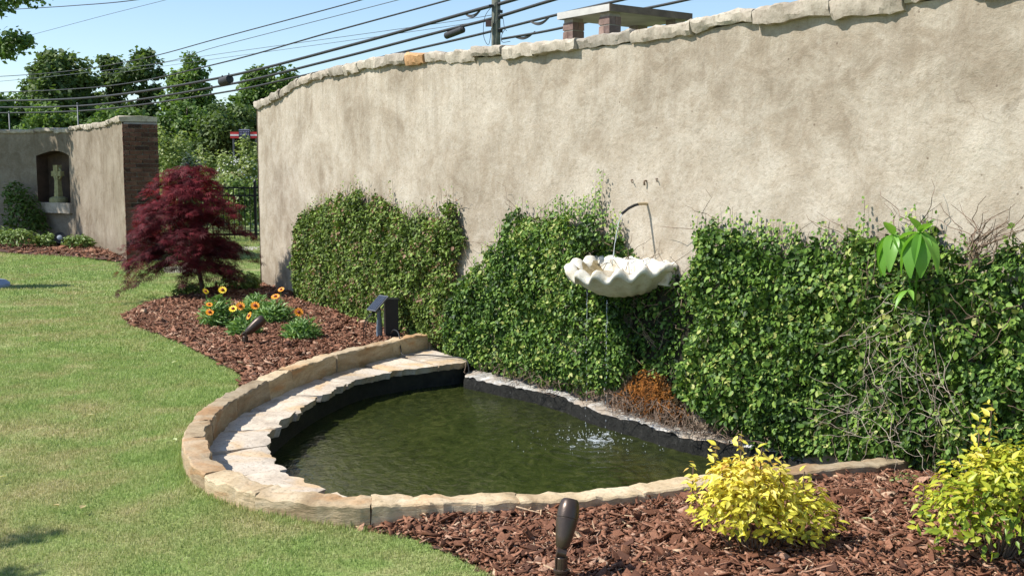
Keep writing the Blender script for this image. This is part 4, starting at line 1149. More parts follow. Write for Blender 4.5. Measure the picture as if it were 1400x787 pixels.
def drip(name, label, a, b, z0_, z1_, seed, n=22):
    r = np.random.default_rng(seed); root = MB(); q0 = bc + bt * a + bn * b; pts = []
    for i in range(n):
        z = z0_ + (z1_ - z0_) * (i / (n - 1)) ** 1.2; p = Vector((q0[0] + r.normal(0, .004), q0[1] + r.normal(0, .004), z))
        L = r.uniform(.006, .03); root.tube([p, p - Vector((0, 0, L * .5)), p - Vector((0, 0, L))], [.0006, r.uniform(.0014, .0026), .0006], 5)
    o_ = tag(empty(name, (float(q0[0]), float(q0[1]), z1_)), label, 'water'); d_ = root.build('drops', MT['foam'], o_, smooth=True); d_.matrix_parent_inverse.translation = (-float(q0[0]), -float(q0[1]), -z1_); d_['kind'] = 'stuff'; MB().tube([(r.normal(0, .0015), r.normal(0, .0015), z0_ - z1_ - (z0_ - z1_) * .30 * i / 9) for i in range(10)], [.0018 - .0012 * i / 9 for i in range(10)], 5).build('thread', MT['foam'], o_, smooth=True)
drip('water_drip', 'thread of drops falling from the left lobe of the shell basin', -.07, .37, .80, -.14, 1, 20)
drip('water_drip', 'thread of drops falling from the lowest point of the shell basin', .06, .30, .73, -.14, 2, 24)
# splash where the drops hit the pond
sp = empty('water_splash', (.56, 7.20, -.20)); tag(sp, 'sparkling splash of drops on the pond under the basin', 'splash')
mb = MB(); r = np.random.default_rng(8)
for i in range(230):
    a = r.uniform(0, 2 * math.pi); d = abs(r.normal(0, .13)) if i < 170 else r.uniform(.1, .55)
    p = Vector((d * math.cos(a) * 1.25, d * math.sin(a) * .9, max(0.002, r.exponential(.022) if i < 170 else r.exponential(.012))))
    s_ = r.uniform(.0015, .0042); h_ = s_ * r.uniform(.8, 2.4)
    mb.add([p + Vector((s_, 0, 0)), p + Vector((0, s_, 0)), p + Vector((-s_, 0, 0)), p + Vector((0, -s_, 0)), p + Vector((0, 0, h_)), p - Vector((0, 0, s_))],
           [(0, 1, 4), (1, 2, 4), (2, 3, 4), (3, 0, 4), (1, 0, 5), (2, 1, 5), (3, 2, 5), (0, 3, 5)])
mb.build('drops', MT['foam'], sp, smooth=True)['kind'] = 'stuff'
mb = MB()
for i in range(34):
    a = r.uniform(0, 2 * math.pi); d = abs(r.normal(0, .10)); rad = r.uniform(.006, .022)
    c = Vector((d * math.cos(a) * 1.3, d * math.sin(a), .003)); pts = [c + Vector((rad * math.cos(t), rad * math.sin(t), 0)) for t in np.linspace(0, 2 * math.pi, 9)]
    mb.tube(pts, .0016, 4, False)
mb.build('foam_rings', MT['foam'], sp, smooth=True)['kind'] = 'stuff'

# nails left in the wall above the spout
for k, (s, z, lab) in enumerate(((8.43, 1.535, 'rusty hook on the wall, left of the three above the spout'), (8.575, 1.53, 'rusty bolt on the wall, middle of the three above the spout'), (8.69, 1.545, 'rusty hook on the wall, right of the three above the spout'))):
    b = wpt(s, z, 0); o = empty('wall_hook', b); tag(o, lab, 'hook', 'rusty hooks above the spout')
    n_ = Vector((*WALL.nrm(s), 0)); t_ = Vector((*WALL.tan(s), 0))
    q = [n_ * -.01, n_ * .012, n_ * .016 + t_ * .010 + Vector((0, 0, -.006)), n_ * .014 + t_ * .018 + Vector((0, 0, -.022))] if k != 1 else [n_ * -.01, n_ * .014, n_ * .016 + Vector((0, 0, -.012)), n_ * .012 + Vector((0, 0, -.03))]
    MB().tube(q, .004 if k != 1 else .007, 6).build('shank', MT['twig'], o, smooth=True)

# ------------------------------------------------------------------ solar pump box
sb = Vector((-1.19, 10.08, .06)); so = tag(empty('solar_pump', sb), 'black pump box with a small tilted solar panel by the kerb end', 'solar pump')
MB().box((.065, .05, .17), (.12, .12, .35), .25).build('pump_box', MT['blackplastic'], so)
MB().box((.065, .05, .352), (.135, .135, .014), .25).build('box_lid', MT['blackplastic'], so)
MB().lathe([(.030, .0), (.028, .10), (.020, .20), (.018, .27)], 14, (-.035, -.05, 0)).build('post_sleeve', MT['post_grey'], so, smooth=True, sharp=50)
ax_z = Vector((-.52, -.42, .74)).normalized(); ax_x = Vector((.62, -.78, 0)).normalized(); ax_y = ax_z.cross(ax_x)
pc = Vector((-.045, -.06, .325))
MB().box(pc, (.155, .19, .014), axes=(ax_x, ax_y, ax_z)).build('panel_frame', MT['solarframe'], so)
MB().box(pc + ax_z * .008, (.135, .17, .006), axes=(ax_x, ax_y, ax_z)).build('solar_cells', MT['solar'], so)
mb = MB()
for k in range(4): mb.box(pc + ax_z * .0115 + ax_x * (-.045 + .03 * k), (.0025, .16, .0015), axes=(ax_x, ax_y, ax_z))
mb.build('cell_lines', MT['solarframe'], so)
MB().tube([pc, pc - ax_z * .03, Vector((-.03, -.045, .26))], .008, 8).build('bracket', MT['blackplastic'], so, smooth=True)
for dx in (0, .02): MB().tube([pc - ax_z * .01 + Vector((-.03, -.02, -.04)), Vector((-.13 - dx, -.09, .18)), Vector((-.155 - dx, -.11, .08)), Vector((-.15 - dx, -.12, -.02))], .0035, 6).build('cable', MT['blackplastic'], so, smooth=True)
# hose from the box over the kerb, along the ledge and into the water
hp = [(-1.12, 10.04, .10), (-1.06, 9.74, .18), (-1.0, 9.58, .17), (-.97, 9.45, .06), (-.93, 9.36, .016), (-.74, 9.36, .016), (-.58, 9.28, .017), (-.44, 9.20, .018), (-.37, 9.13, -.02), (-.36, 9.10, -.28)]
hz = crom(np.array(hp), 6)
tag(MB().tube([Vector(p) for p in hz], .0055, 7).build('pump_hose', MT['cable'], None, smooth=True), 'thin black hose running over the kerb and ledge into the pond', 'hose')

# ------------------------------------------------------------------ spotlights
def spotlight(loc_, lean, scale, label):
    o = tag(empty('garden_spotlight', loc_), label, 'spotlight', 'spike spotlights in the beds')
    s = scale; ax = Vector(lean).normalized()
    MB().lathe([(.006 * s, -.10 * s), (.024 * s, .0), (.026 * s, .045 * s), (.031 * s, .05 * s), (.031 * s, .058 * s), (.022 * s, .062 * s), (.020 * s, .105 * s), (.013 * s, .112 * s)], 18).build('spike', MT['bronze'], o, smooth=True, sharp=35)
    for a in range(4):
        d = Vector((math.cos(a * 1.571 + .4), math.sin(a * 1.571 + .4), 0)); MB().box(d * .022 * s + Vector((0, 0, .082 * s)), (.008 * s, .008 * s, .05 * s), a * 1.571 + .4).build('rib', MT['bronze'], o)
    j = Vector((0, 0, .125 * s)); side = ax.cross(Vector((0, 1, .2))).normalized()
    MB().lathe([(.005 * s, -.021 * s), (.0195 * s, -.018 * s), (.0195 * s, .018 * s), (.005 * s, .021 * s)], 16, j, side).build('knuckle', MT['bronze'], o, smooth=True, sharp=35)
    hd = MB().lathe([(.012 * s, .008 * s), (.026 * s, .022 * s), (.034 * s, .06 * s), (.041 * s, .105 * s), (.043 * s, .125 * s), (.0415 * s, .127 * s), (.0415 * s, .131 * s), (.0435 * s, .133 * s), (.0425 * s, .165 * s), (.037 * s, .195 * s), (.028 * s, .207 * s), (.026 * s, .200 * s)], 26, j, ax).build('head', MT['bronze'], o, smooth=True, sharp=35)
    return o
spotlight((.185, 3.99, .055), (.17, .36, .8), .97, 'bronze bullet spotlight in the front mulch at the bottom of the picture')
spotlight((-2.36, 9.6, .03), (.62, .25, .55), 1.05, 'dark bullet spotlight leaning among the orange flowers')
o = tag(empty('garden_spotlight', (-9.2, 22.3, .05)), 'round black spotlight facing out under the niche wall', 'spotlight', 'spike spotlights in the beds')
axl = Vector((.35, -.85, .35)).normalized()
MB().lathe([(.08, -.10), (.115, -.06), (.125, .06), (.12, .075), (.10, .07)], 20, (0, 0, .17), axl).build('lamp_housing', MT['blackplastic'], o, smooth=True, sharp=40)
MB().lathe([(.055, .072), (.05, .078), (.01, .082)], 16, (0, 0, .17), axl).build('lens', MT['grey_round'], o, smooth=True)
MB().tube([(0, 0, -.05), (0, 0, .12)], .03, 8).build('spike', MT['blackplastic'], o)

# ------------------------------------------------------------------ flowers in the left bed
def lance(n, r, hgt, spread, proto_w):
    V = []; F = []; rn = []
    for i in range(n):
        a = r.uniform(0, 2 * math.pi); t0 = r.uniform(0, .05); d = np.array((math.cos(a), math.sin(a), 0)); sd = np.array((-d[1], d[0], 0))
        out = spread * r.uniform(.15, 1.0); up = hgt * r.uniform(.55, 1.05) * (1 - .35 * out / spread); c = r.random(); b = len(V)
        w = proto_w * r.uniform(.7, 1.2); o0 = d * r.uniform(0, spread * .35); z0_ = r.uniform(0, .35) * up
        for t, ww in ((0, .25), (.4, .9), (.75, 1.0), (1.0, .12)):
            p = o0 + d * out * (t ** 1.3) + np.array((0, 0, z0_ + (up - z0_) * (t - .35 * t * t * (out / spread)) * 1.25))
            V += [p - sd * w * ww / 2, p + sd * w * ww / 2]
        F += [(b + 2 * k, b + 2 * k + 1, b + 2 * k + 3, b + 2 * k + 2) for k in range(3)]; rn += [c] * 8
    return np.array(V), np.array(F), rn
def petals_mesh(nm, mat, rad, npet=12):
    mb = MB()
    for k in range(npet):
        a = 2 * math.pi * k / npet; d = Vector((math.cos(a), math.sin(a), 0)); s = Vector((-d.y, d.x, 0)); w = rad * .23
        mb.add([d * rad * .25 - s * w * .5, d * rad * .25 + s * w * .5, d * rad * .75 + s * w + Vector((0, 0, rad * .12)), d * rad + Vector((0, 0, rad * .08)), d * rad * .75 - s * w + Vector((0, 0, rad * .12))], [(0, 1, 2, 3, 4)])
    return mb.mesh(nm, mat)
PET = petals_mesh('petals', MT['petal'], .030); PETY = petals_mesh('petals', MT['petal_yellow'], .030)
EYE = MB().lathe([(.0115, .001), (.010, .006), (.006, .009), (.001, .010)], 12).mesh('flower_eye', MT['flower_eye'], True)
def flower_plant(loc_, hgt, spread, n, flowers, seed, label):
    hgt *= 1.0; spread *= 1.4; n = int(n * 3); flowers = [(x * 1.25, y * 1.25, z * 1.08, q) for x, y, z, q in flowers]
    r = np.random.default_rng(seed); o = tag(empty('flower_plant', loc_), label, 'flower', 'gazania clumps in the left bed')
    m_ = int(n * 1.9); d_ = rvec_(r, m_); d_[:, 2] = abs(d_[:, 2]); rad = r.random(m_) ** .4; lump = 1 + .25 * fbm(d_ * 2.5 + seed * 5, 2)
    P = d_ * (rad * lump)[:, None] * np.array((spread * .82, spread * .82, hgt * .92)) + np.array((0, 0, .02))
    sz = r.uniform(.045, .095, m_)
    link('foliage', leafcloud('foliage', P - d_ * sz[:, None] * .5, rvec_(r, m_) * .6 + np.array((0, -.2, .7)), d_ * .8 + np.array((0, 0, .45)) + rvec_(r, m_) * .45, sz, LEAF_FINE, MT['flowerleaf'], r.random(m_), wid=sz * .55), o)['kind'] = 'stuff'
    for x, y, z, yel in flowers:
        MB().tube([(x * .3, y * .3, .05), (x * .8, y * .8, z * .6), (x, y, z)], .003, 5).build('stalk', MT['flowerleaf'], o, rnd=.5)
        f = link('flower_head', PETY if yel else PET, o, (x, y, z), (R(random.uniform(20, 65)), R(random.uniform(-30, 30)), R(random.uniform(-60, 60))), (random.uniform(1.15, 1.6),) * 3)
        link('flower_eye', EYE, f, (0, 0, .002))
flower_plant((-2.93, 10.85, .04), .33, .17, 150, [(-.03, -.14, .235, 0), (-.02, -.17, .17, 0), (-.09, -.02, .34, 1), (.04, 0, .35, 1)], 1, 'leafy flower clump with two orange blooms nearest the lawn edge')
flower_plant((-2.72, 11.5, .04), .27, .18, 150, [], 2, 'bushy grey green clump without blooms behind the orange flowers')
flower_plant((-2.43, 11.15, .04), .26, .19, 150, [(.03, -.10, .27, 0), (.05, .03, .32, 0)], 3, 'flower clump with one large orange bloom, nearest the ivy')
flower_plant((-2.52, 10.25, .04), .22, .15, 130, [(-.08, -.02, .25, 1), (-.03, .0, .27, 0), (.09, -.04, .28, 0), (.06, -.1, .20, 0)], 4, 'flower clump with several yellow orange blooms behind the leaning spotlight')
flower_plant((-1.93, 9.95, .04), .22, .16, 140, [(-.02, .02, .25, 0)], 5, 'round green clump with a single bud nearest the pond kerb')

# ------------------------------------------------------------------ leafy shrubs with countable leaves
def shrub(name, label, cat, base, blobs, n, size, mat, seed, singles=0, group=None, spires=(), proto=LEAF_FINE, colf=None, stem_n=26):
    r = np.random.default_rng(seed); o = tag(empty(name, base), label, cat, group)
    w = np.array([b[3] * b[4] * b[5] for b in blobs]); w = w / w.sum(); cnt = r.multinomial(n, w)
    P = []; N3 = []; cv = []
    stems = MB()
    for b, c in zip(blobs, cnt):
        d = rvec_(r, c); d[:, 2] = np.where(d[:, 2] < -.55, -d[:, 2], d[:, 2]); rad = r.random(c) ** .33
        lump = 1 + .22 * fbm(d * 2.3 + seed, 2)
        p = np.array(b[:3]) + d * rad[:, None] * np.array(b[3:6]) * lump[:, None]
        P.append(p); N3.append(d * .6 + np.array((0, 0, .55)) + rvec_(r, c) * .6); cv.append(rad)
        for _ in range(max(2, int(stem_n * c / n))):
            t = p[r.integers(c)]; m_ = t * np.array((.55, .55, .5)) + r.normal(0, .02, 3); stems.tube([(t[0] * .12, t[1] * .12, -.02), tuple(m_), tuple(t)], [.005, .0035, .0015], 4, False)
    for sx, sy, sz0, sz1, k in spires:
        z = np.linspace(sz0, sz1, k); a = np.arange(k) * 2.4
        p = np.stack([sx + .018 * np.cos(a) + .03 * (z - sz0), sy + .018 * np.sin(a), z], -1); P.append(p)
        N3.append(np.stack([np.cos(a) * .5, np.sin(a) * .5 - .3, np.full(k, .7)], -1)); cv.append(np.full(k, 1.0))
        stems.tube([(sx * .4, sy * .4, .05), (sx, sy, sz0), (sx + .03 * (sz1 - sz0), sy, sz1)], .003, 4, False)
    P = np.vstack(P); N3 = norm(np.vstack(N3)); cv = np.concatenate(cv); k = P[:, 2] > .005; P, N3, cv = P[k], N3[k], cv[k]
    n = len(P); T3 = P * np.array((1, 1, .25)) + np.array((0, 0, .0)) + rvec_(r, n) * .28 * np.max(np.abs(P)); sz = size * r.uniform(.6, 1.25, n)
    rn = r.beta(2.2, 2.0, n) if colf is None else colf(P, cv, r)
    near = np.argsort((P[:, 1] * 1.0 - P[:, 2] * .35)); one = near[:singles]; rest = near[singles:]
    link('foliage', leafcloud('foliage', P[rest], N3[rest], T3[rest], sz[rest], proto, mat, rn[rest]), o)['kind'] = 'stuff'
    stems.build('stems', MT['twig'], o, smooth=True)
    if singles:
        mes = [npmesh('leaf', proto[0], proto[1], mat, rnd=np.full(len(proto[0]), (i + .5) / 8)) for i in range(8)]
        for i in one:
            t = Vector(T3[i]); nn = Vector(N3[i]); t = (t - nn * t.dot(nn)).normalized(); b = t.cross(nn)
            from mathutils import Matrix
            mt = Matrix(((b.x, t.x, nn.x), (b.y, t.y, nn.y), (b.z, t.z, nn.z)))
            link('leaf', mes[min(7, int(np.clip(rn[i], 0, .999) * 8))], o, P[i], mt.to_euler(), (sz[i],) * 3)
    return o
def rvec_(r, n): return norm(r.normal(size=(n, 3)))
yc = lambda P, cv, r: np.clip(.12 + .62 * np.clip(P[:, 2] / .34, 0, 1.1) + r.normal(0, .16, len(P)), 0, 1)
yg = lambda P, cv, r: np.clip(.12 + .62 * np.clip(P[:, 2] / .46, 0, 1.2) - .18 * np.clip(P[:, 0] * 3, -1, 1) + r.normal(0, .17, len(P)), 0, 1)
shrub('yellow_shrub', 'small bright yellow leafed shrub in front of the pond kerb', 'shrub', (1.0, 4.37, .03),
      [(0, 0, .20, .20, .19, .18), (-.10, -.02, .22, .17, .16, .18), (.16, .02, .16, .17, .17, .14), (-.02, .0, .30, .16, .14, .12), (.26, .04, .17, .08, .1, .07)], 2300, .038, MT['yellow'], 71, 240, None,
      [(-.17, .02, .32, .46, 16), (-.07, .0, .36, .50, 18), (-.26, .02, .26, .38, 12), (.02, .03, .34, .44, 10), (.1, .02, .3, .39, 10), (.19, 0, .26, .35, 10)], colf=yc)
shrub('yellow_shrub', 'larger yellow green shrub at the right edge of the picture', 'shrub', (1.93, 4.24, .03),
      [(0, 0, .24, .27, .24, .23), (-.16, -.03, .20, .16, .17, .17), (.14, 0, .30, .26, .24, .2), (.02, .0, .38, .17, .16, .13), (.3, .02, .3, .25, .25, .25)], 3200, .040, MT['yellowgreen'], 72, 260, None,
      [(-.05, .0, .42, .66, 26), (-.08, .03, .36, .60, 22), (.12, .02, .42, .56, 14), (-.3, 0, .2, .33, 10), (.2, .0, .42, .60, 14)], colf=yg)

# big-leaved seedling growing out of the ivy
sd = wpt(10.9, .98, .26); seed_ = tag(empty('big_leaf_seedling', sd), 'seedling with large drooping bright green leaves growing out of the ivy', 'plant')
def big_leaf(L, W, droop):
    V = []; F = []; nseg = 8
    for i in range(nseg + 1):
        t = i / nseg; w = W * math.sin(math.pi * min(1, t * .94 + .03)) ** .8 * (1.1 - .35 * t); y = L * (t - .12 * t * t); z = -droop * L * t * t
        V += [(-w / 2, y, z + w * .10), (-w * .25, y, z + w * .02), (0, y, z - .004), (w * .25, y, z + w * .02), (w / 2, y, z + w * .10)]
    for i in range(nseg):
        for k in range(4): F.append((i * 5 + k, i * 5 + k + 1, (i + 1) * 5 + k + 1, (i + 1) * 5 + k))
    return np.array(V), np.array(F)
wn_ = Vector((*WALL.nrm(10.9), 0)); wt_ = Vector((*WALL.tan(10.9), 0))
stemtop = [wn_ * .06 - wt_ * .10 + Vector((0, 0, .30)), wn_ * .08 + wt_ * .07 + Vector((0, 0, .32)), wn_ * .06 + wt_ * .0 + Vector((0, 0, .03))]
for k, tp in enumerate(stemtop):
    MB().tube([(0, 0, -.05), tuple(tp * .5 + Vector((0, 0, .03))), tuple(tp)], .0045, 6).build('stalk', MT['bigleaf'], seed_, smooth=True, rnd=.2)
def put_leaf(tp, azim, pitch, L, W, droop, c):
    V, F = big_leaf(L, W, droop)
    d = (wt_ * math.cos(R(azim)) + wn_ * math.sin(R(azim))); t = d * math.cos(R(pitch)) + Vector((0, 0, math.sin(R(pitch)))); nn = Vector((0, 0, 1)) * math.cos(R(pitch)) - d * math.sin(R(pitch)); b = t.cross(nn)
    from mathutils import Matrix
    link('leaf', npmesh('leaf', V, F, MT['bigleaf'], rnd=np.full(len(V), c), smooth=True), seed_, tp, Matrix(((b.x, t.x, nn.x), (b.y, t.y, nn.y), (b.z, t.z, nn.z))).to_euler())
for az, pi_, L, W, dr, c in ((200, -25, .20, .09, .8, .2), (165, -42, .20, .10, .6, .6), (110, -50, .21, .105, .5, .3), (60, -20, .17, .085, .8, .7), (20, -20, .16, .08, .5, .6), (230, 20, .10, .06, .3, .8), (90, 55, .11, .07, .2, .95)):
    put_leaf(stemtop[0], az, pi_, L, W, dr, c)
for az, pi_, L, W, dr, c in ((160, -30, .20, .10, .7, .55), (100, -50, .23, .115, .45, .2), (45, -42, .21, .105, .6, .4), (5, -18, .19, .085, .8, .75), (190, 0, .17, .06, .3, .8), (110, 60, .12, .08, .2, .9), (20, 40, .12, .07, .2, .7)):
    put_leaf(stemtop[1], az, pi_, L, W, dr, c)
for az, pi_, L, W, dr, c in ((40, 10, .11, .03, .5, .8), (95, -15, .12, .032, .5, .85), (140, -30, .12, .03, .5, .7), (170, -10, .10, .03, .5, .8)):
    put_leaf(stemtop[2], az, pi_, L, W, dr, c)

# small weeds and fallen leaves on the front mulch and lawn
def weed(loc_, n, rad, seed, label):
    shrub('weed', label, 'weed', loc_, [(0, 0, .03, rad, rad, .04)], n, .022, MT['lowshrub'], seed, stem_n=6)
weed((1.93, 5.28, .05), 40, .07, 81, 'tiny weed at the right end of the pond kerb')
weed((2.22, 5.02, .05), 30, .06, 82, 'tiny weed in the mulch by the foot of the ivy')
weed((1.86, 4.92, .05), 16, .06, 83, 'small sprig lying in the mulch between the yellow shrubs')
def fallen(loc_, L, W, c, rz, label, group=None):
    V, F = big_leaf(L, W, .15); tag(link('fallen_leaf', npmesh('fallen_leaf', V, F, MT['deadleaf'], rnd=np.full(len(V), c), smooth=True), None, loc_, (.12, .1, rz)), label, 'leaf', group)
fallen((1.58, 4.66, .085), .06, .028, .95, 1.0, 'pale green fallen leaf on the mulch between the yellow shrubs')
fallen((-.53, 4.95, .07), .085, .045, .25, 1.9, 'brown curled leaf against the front of the kerb')
fallen((.53, 4.13, .075), .06, .045, .5, .6, 'yellowed fallen leaf beside the front spotlight')
fl = 'fallen leaves on the lawn'
for k, (x, y, L, c, lab) in enumerate([(-2.0, 4.95, .06, .5, 'straw coloured leaf on the lawn near the lower left corner, rightmost of a pair'), (-2.12, 5.0, .04, .4, 'straw coloured leaf on the lawn near the lower left corner, leftmost of a pair'),
        (-2.6, 5.5, .05, .7, 'pale leaf on the lawn at the left picture edge'), (-1.98, 6.28, .05, .95, 'pale green leaf on the lawn beside the pond kerb'), (-2.72, 6.9, .05, .7, 'yellowish leaf on the lawn left of the pond'),
        (-5.0, 9.8, .09, .95, 'light green leaf on the far lawn at left'), (-3.75, 10.5, .08, .95, 'light green leaf on the lawn before the mulch point'), (-2.75, 8.9, .08, .9, 'light green leaf on the lawn below the flower bed')]):
    fallen((x, y, .045), L, L * .5, c, k * 1.3, lab, fl)

# ------------------------------------------------------------------ trees
def limb_path(a, b, r, wob=.06, n=6):
    a = np.array(a, float); b = np.array(b, float); L = np.linalg.norm(b - a); out = []
    for i in range(n):
        t = i / (n - 1); out.append(tuple(a + (b - a) * t + np.array((0, 0, .12 * L * math.sin(math.pi * t))) + (r.normal(0, wob * L * .25, 3) if 0 < i < n - 1 else 0)))
    return out
def tree(name, label, base, height, trunk_r, blobs, nclump, per, clump_r, size, mat, seed, group=None, flat=.7, proto=LEAF_QUAD, limbs=12, cat='tree', wexp=.8):
    """blobs: (x,y,z,rx,ry,rz) relative to the base; leaves gather in clumps spread through the crown volume"""
    r = np.random.default_rng(seed); o = tag(empty(name, base), label, cat, group)
    w = np.array([b[3] * b[4] * b[5] for b in blobs]) ** wexp; w /= w.sum(); cnt = r.multinomial(nclump, w)
    C = np.vstack([np.array(b[:3]) + rvec_(r, c) * (r.random(c) ** .42)[:, None] * np.array(b[3:6]) for b, c in zip(blobs, cnt)])
    n = nclump * per; ci = np.repeat(np.arange(nclump), per); cs = clump_r * r.uniform(.55, 1.35, nclump)
    d = rvec_(r, n) * (r.random(n) ** .5)[:, None] * np.array((1, 1, flat)); P = C[ci] + d * cs[ci][:, None]
    N3 = d * .5 + np.array((0, 0, .6)) + rvec_(r, n) * .7; T3 = d + rvec_(r, n) * .7 - np.array((0, 0, .2))
    rn = r.beta(2, 2, n) * .7 + r.random(nclump)[ci] * .35 - .03
    link('crown', leafcloud('crown', P, N3, T3, size * r.uniform(.6, 1.3, n), proto, mat, rn), o)['kind'] = 'stuff'
    mb = MB(); top = C[np.argmax(C[:, 2])]
    tp = [(0, 0, -.2), (r.normal(0, .02) * height, r.normal(0, .02) * height, height * .3), (top[0] * .4, top[1] * .4, height * .62), (top[0] * .8, top[1] * .8, min(height * .9, top[2] - .1))]
    mb.tube(tp, [trunk_r * 1.25, trunk_r, trunk_r * .6, trunk_r * .15], 8)
    mb.build('trunk', MT['bark'], o, smooth=True)
    for k in r.choice(nclump, min(limbs, nclump), replace=False):
        z = max(height * .18, min(C[k][2] * .75, height * .8)); t = z / height
        st = np.array([np.interp(z, [p[2] for p in tp], [p[i] for p in tp]) for i in (0, 1)] + [z])
        pts = limb_path(st, C[k], r); m_ = MB(); m_.tube(pts, [trunk_r * .38 * (1 - .8 * i / 5) for i in range(6)], 5, False); m_.build('limb', MT['bark'], o, smooth=True)
    return o
G = 'trees beyond the garden walls'
def dome(cx, zc, rx, rz, k, seed, lobes=7, ry=None):
    r = np.random.default_rng(seed); out = [(cx, 0, zc, rx * .75, (ry or rx) * .75, rz * .8)]
    for i in range(lobes):
        a = r.uniform(0, 2 * math.pi); e = r.uniform(-.5, .9); out.append((cx + rx * .62 * math.cos(a) * math.cos(e), (ry or rx) * .62 * math.sin(a) * math.cos(e), zc + rz * .66 * math.sin(e), rx * r.uniform(.28, .45), rx * r.uniform(.28, .45), rz * r.uniform(.22, .36)))
    return out
# position: x at 80 m for picture column c is (c-700)/1500*80
tx = lambda c, d: (c - 700) / 1500 * d
tz = lambda row, d: 1.6 + (233 - row) / 1500 * d
tree('oak_tree', 'tallest dark green tree in the distance, above the niche wall', (tx(98, 80), 80, 0), 11, .32, dome(0, 7.0, 2.9, 3.9, 1, 1, 10), 330, 60, .62, .34, MT['tree_dark'], 201, G)
tree('pine_tree', 'narrow dark pine standing right of the tallest distant tree', (tx(160, 84), 84, 0), 10.6, .22, [(0, 0, 9.6, .9, .9, .8), (.3, 0, 8.3, 1.3, 1.2, .7), (-.4, 0, 6.8, 1.1, 1.2, .7), (.3, .2, 5.4, 1.3, 1.2, .7), (0, 0, 4.0, 1.5, 1.4, .9)], 110, 60, .5, .32, MT['tree_dark'], 202, G)
tree('pine_tree', 'dark layered pine with bare gaps, left of the pale green tree', (tx(203, 82), 82, 0), 10.6, .24, [(.1, 0, 9.7, 1.0, 1.0, .6), (-.2, 0, 8.5, 1.6, 1.4, .5), (.4, 0, 7.4, 1.7, 1.6, .5), (-.2, .2, 6.2, 1.7, 1.6, .6), (.2, 0, 4.8, 1.8, 1.8, .9), (0, 0, 3.2, 1.8, 1.8, .9)], 140, 60, .5, .32, MT['tree_dark'], 203, G)
tree('poplar_tree', 'tall pale green leafy tree with an open airy crown', (tx(268, 78), 78, 0), 10.8, .24, dome(0, 6.6, 1.9, 3.9, 1, 5, 9), 170, 50, .5, .28, MT['tree_light'], 204, G)
tree('ash_tree', 'mid green tree partly hidden by the left end of the long wall', (tx(375, 76), 76, 0), 9.8, .26, dome(0, 5.9, 2.5, 3.5, 1, 6, 10), 230, 56, .6, .28, MT['tree_mid'], 205, G)
tree('ash_tree', 'low mid green tree at the left edge behind the niche wall', (tx(22, 70), 70, 0), 6.9, .2, dome(0, 4.4, 2.1, 2.5, 1, 7, 8), 180, 56, .5, .26, MT['tree_mid'], 206, G)
tree('ash_tree', 'low light green tree just above the middle of the niche wall coping', (tx(75, 64), 64, 0), 5.6, .18, dome(0, 3.6, 2.3, 2.0, 1, 8, 8), 180, 56, .5, .25, MT['tree_light'], 207, G)
tree('ash_tree', 'low dark tree behind the brick end pillar', (tx(160, 66), 66, 0), 5.8, .2, dome(0, 3.6, 2.5, 2.3, 1, 9, 8), 220, 60, .55, .26, MT['tree_mid'], 208, G)
tree('ash_tree', 'dense dark tree below the pale green tree', (tx(258, 70), 70, 0), 6.3, .22, dome(0, 3.7, 2.7, 2.7, 1, 10, 9), 260, 60, .55, .26, MT['tree_mid'], 209, G)
tree('ash_tree', 'dense shadowy tree behind the red and white sign', (tx(322, 68), 68, 0), 6.0, .22, dome(0, 3.4, 2.7, 2.8, 1, 11, 9), 260, 60, .55, .26, MT['tree_dark'], 210, G)
# far wood that closes the horizon
r = np.random.default_rng(91); n = 26000
x = r.uniform(-75, 75, n); y = r.uniform(96, 104, n); hz_ = 4.6 + 1.6 * n2(x, y * 0, .14, 3)
P = np.stack([x, y, hz_ * r.random(n) ** .6], -1)
wood = link('far_wood', leafcloud('far_wood', P, rvec_(r, n) + np.array((0, -.4, .5)), rvec_(r, n), r.uniform(.5, 1.1, n), LEAF_QUAD, MT['tree_dark'], r.random(n)))
tag(wood, 'dark strip of far woodland closing the horizon', 'woodland', kind='stuff')

# tree at left whose boughs hang into the top left corner and shade the niche wall
tree('shade_tree', 'overhanging tree whose leafy boughs enter the top left corner', (-15.8, 24.0, 0), 8.2, .24,
     [(.9, .5, 6.1, 2.3, 1.6, 1.7), (-.5, 0, 6.3, 2.2, 2.2, 1.7), (1.6, .9, 4.6, 1.5, .9, .9), (2.6, .8, 5.4, 1.1, .8, .8), (5.1, .3, 5.35, .55, .35, .13), (4.6, .3, 5.2, .3, .3, .16), (5.1, .3, 4.45, .55, .3, .16), (4.7, .3, 4.2, .35, .3, .2), (4.4, .3, 3.95, .2, .2, .12), (.6, 1.0, 3.4, 1.0, .8, .9)], 260, 40, .26, .12, MT['tree_mid'], 215, limbs=22, wexp=.44)
# second tree left of the camera: only its leaf shadow reaches the near lawn
nb = []
for gx, gy, z, s_ in ((-2.10, 4.68, 3.4, .05), (-2.05, 4.2, 3.4, .09), (-1.05, 4.18, 3.5, .08)):
    k = z / SUN.z; nb.append((gx + SUN.x * k + 7.6, gy + SUN.y * k - 2.2, z, s_, s_, .12))
tree('shade_tree', 'leafy tree left of the camera casting small shadows on the near lawn', (-7.6, 2.2, 0), 5.6, .14, nb + [(0, 0, 4.4, 1.3, 1.2, 1.1)], 60, 30, .11, .08, MT['tree_mid'], 216, wexp=.6, limbs=14)

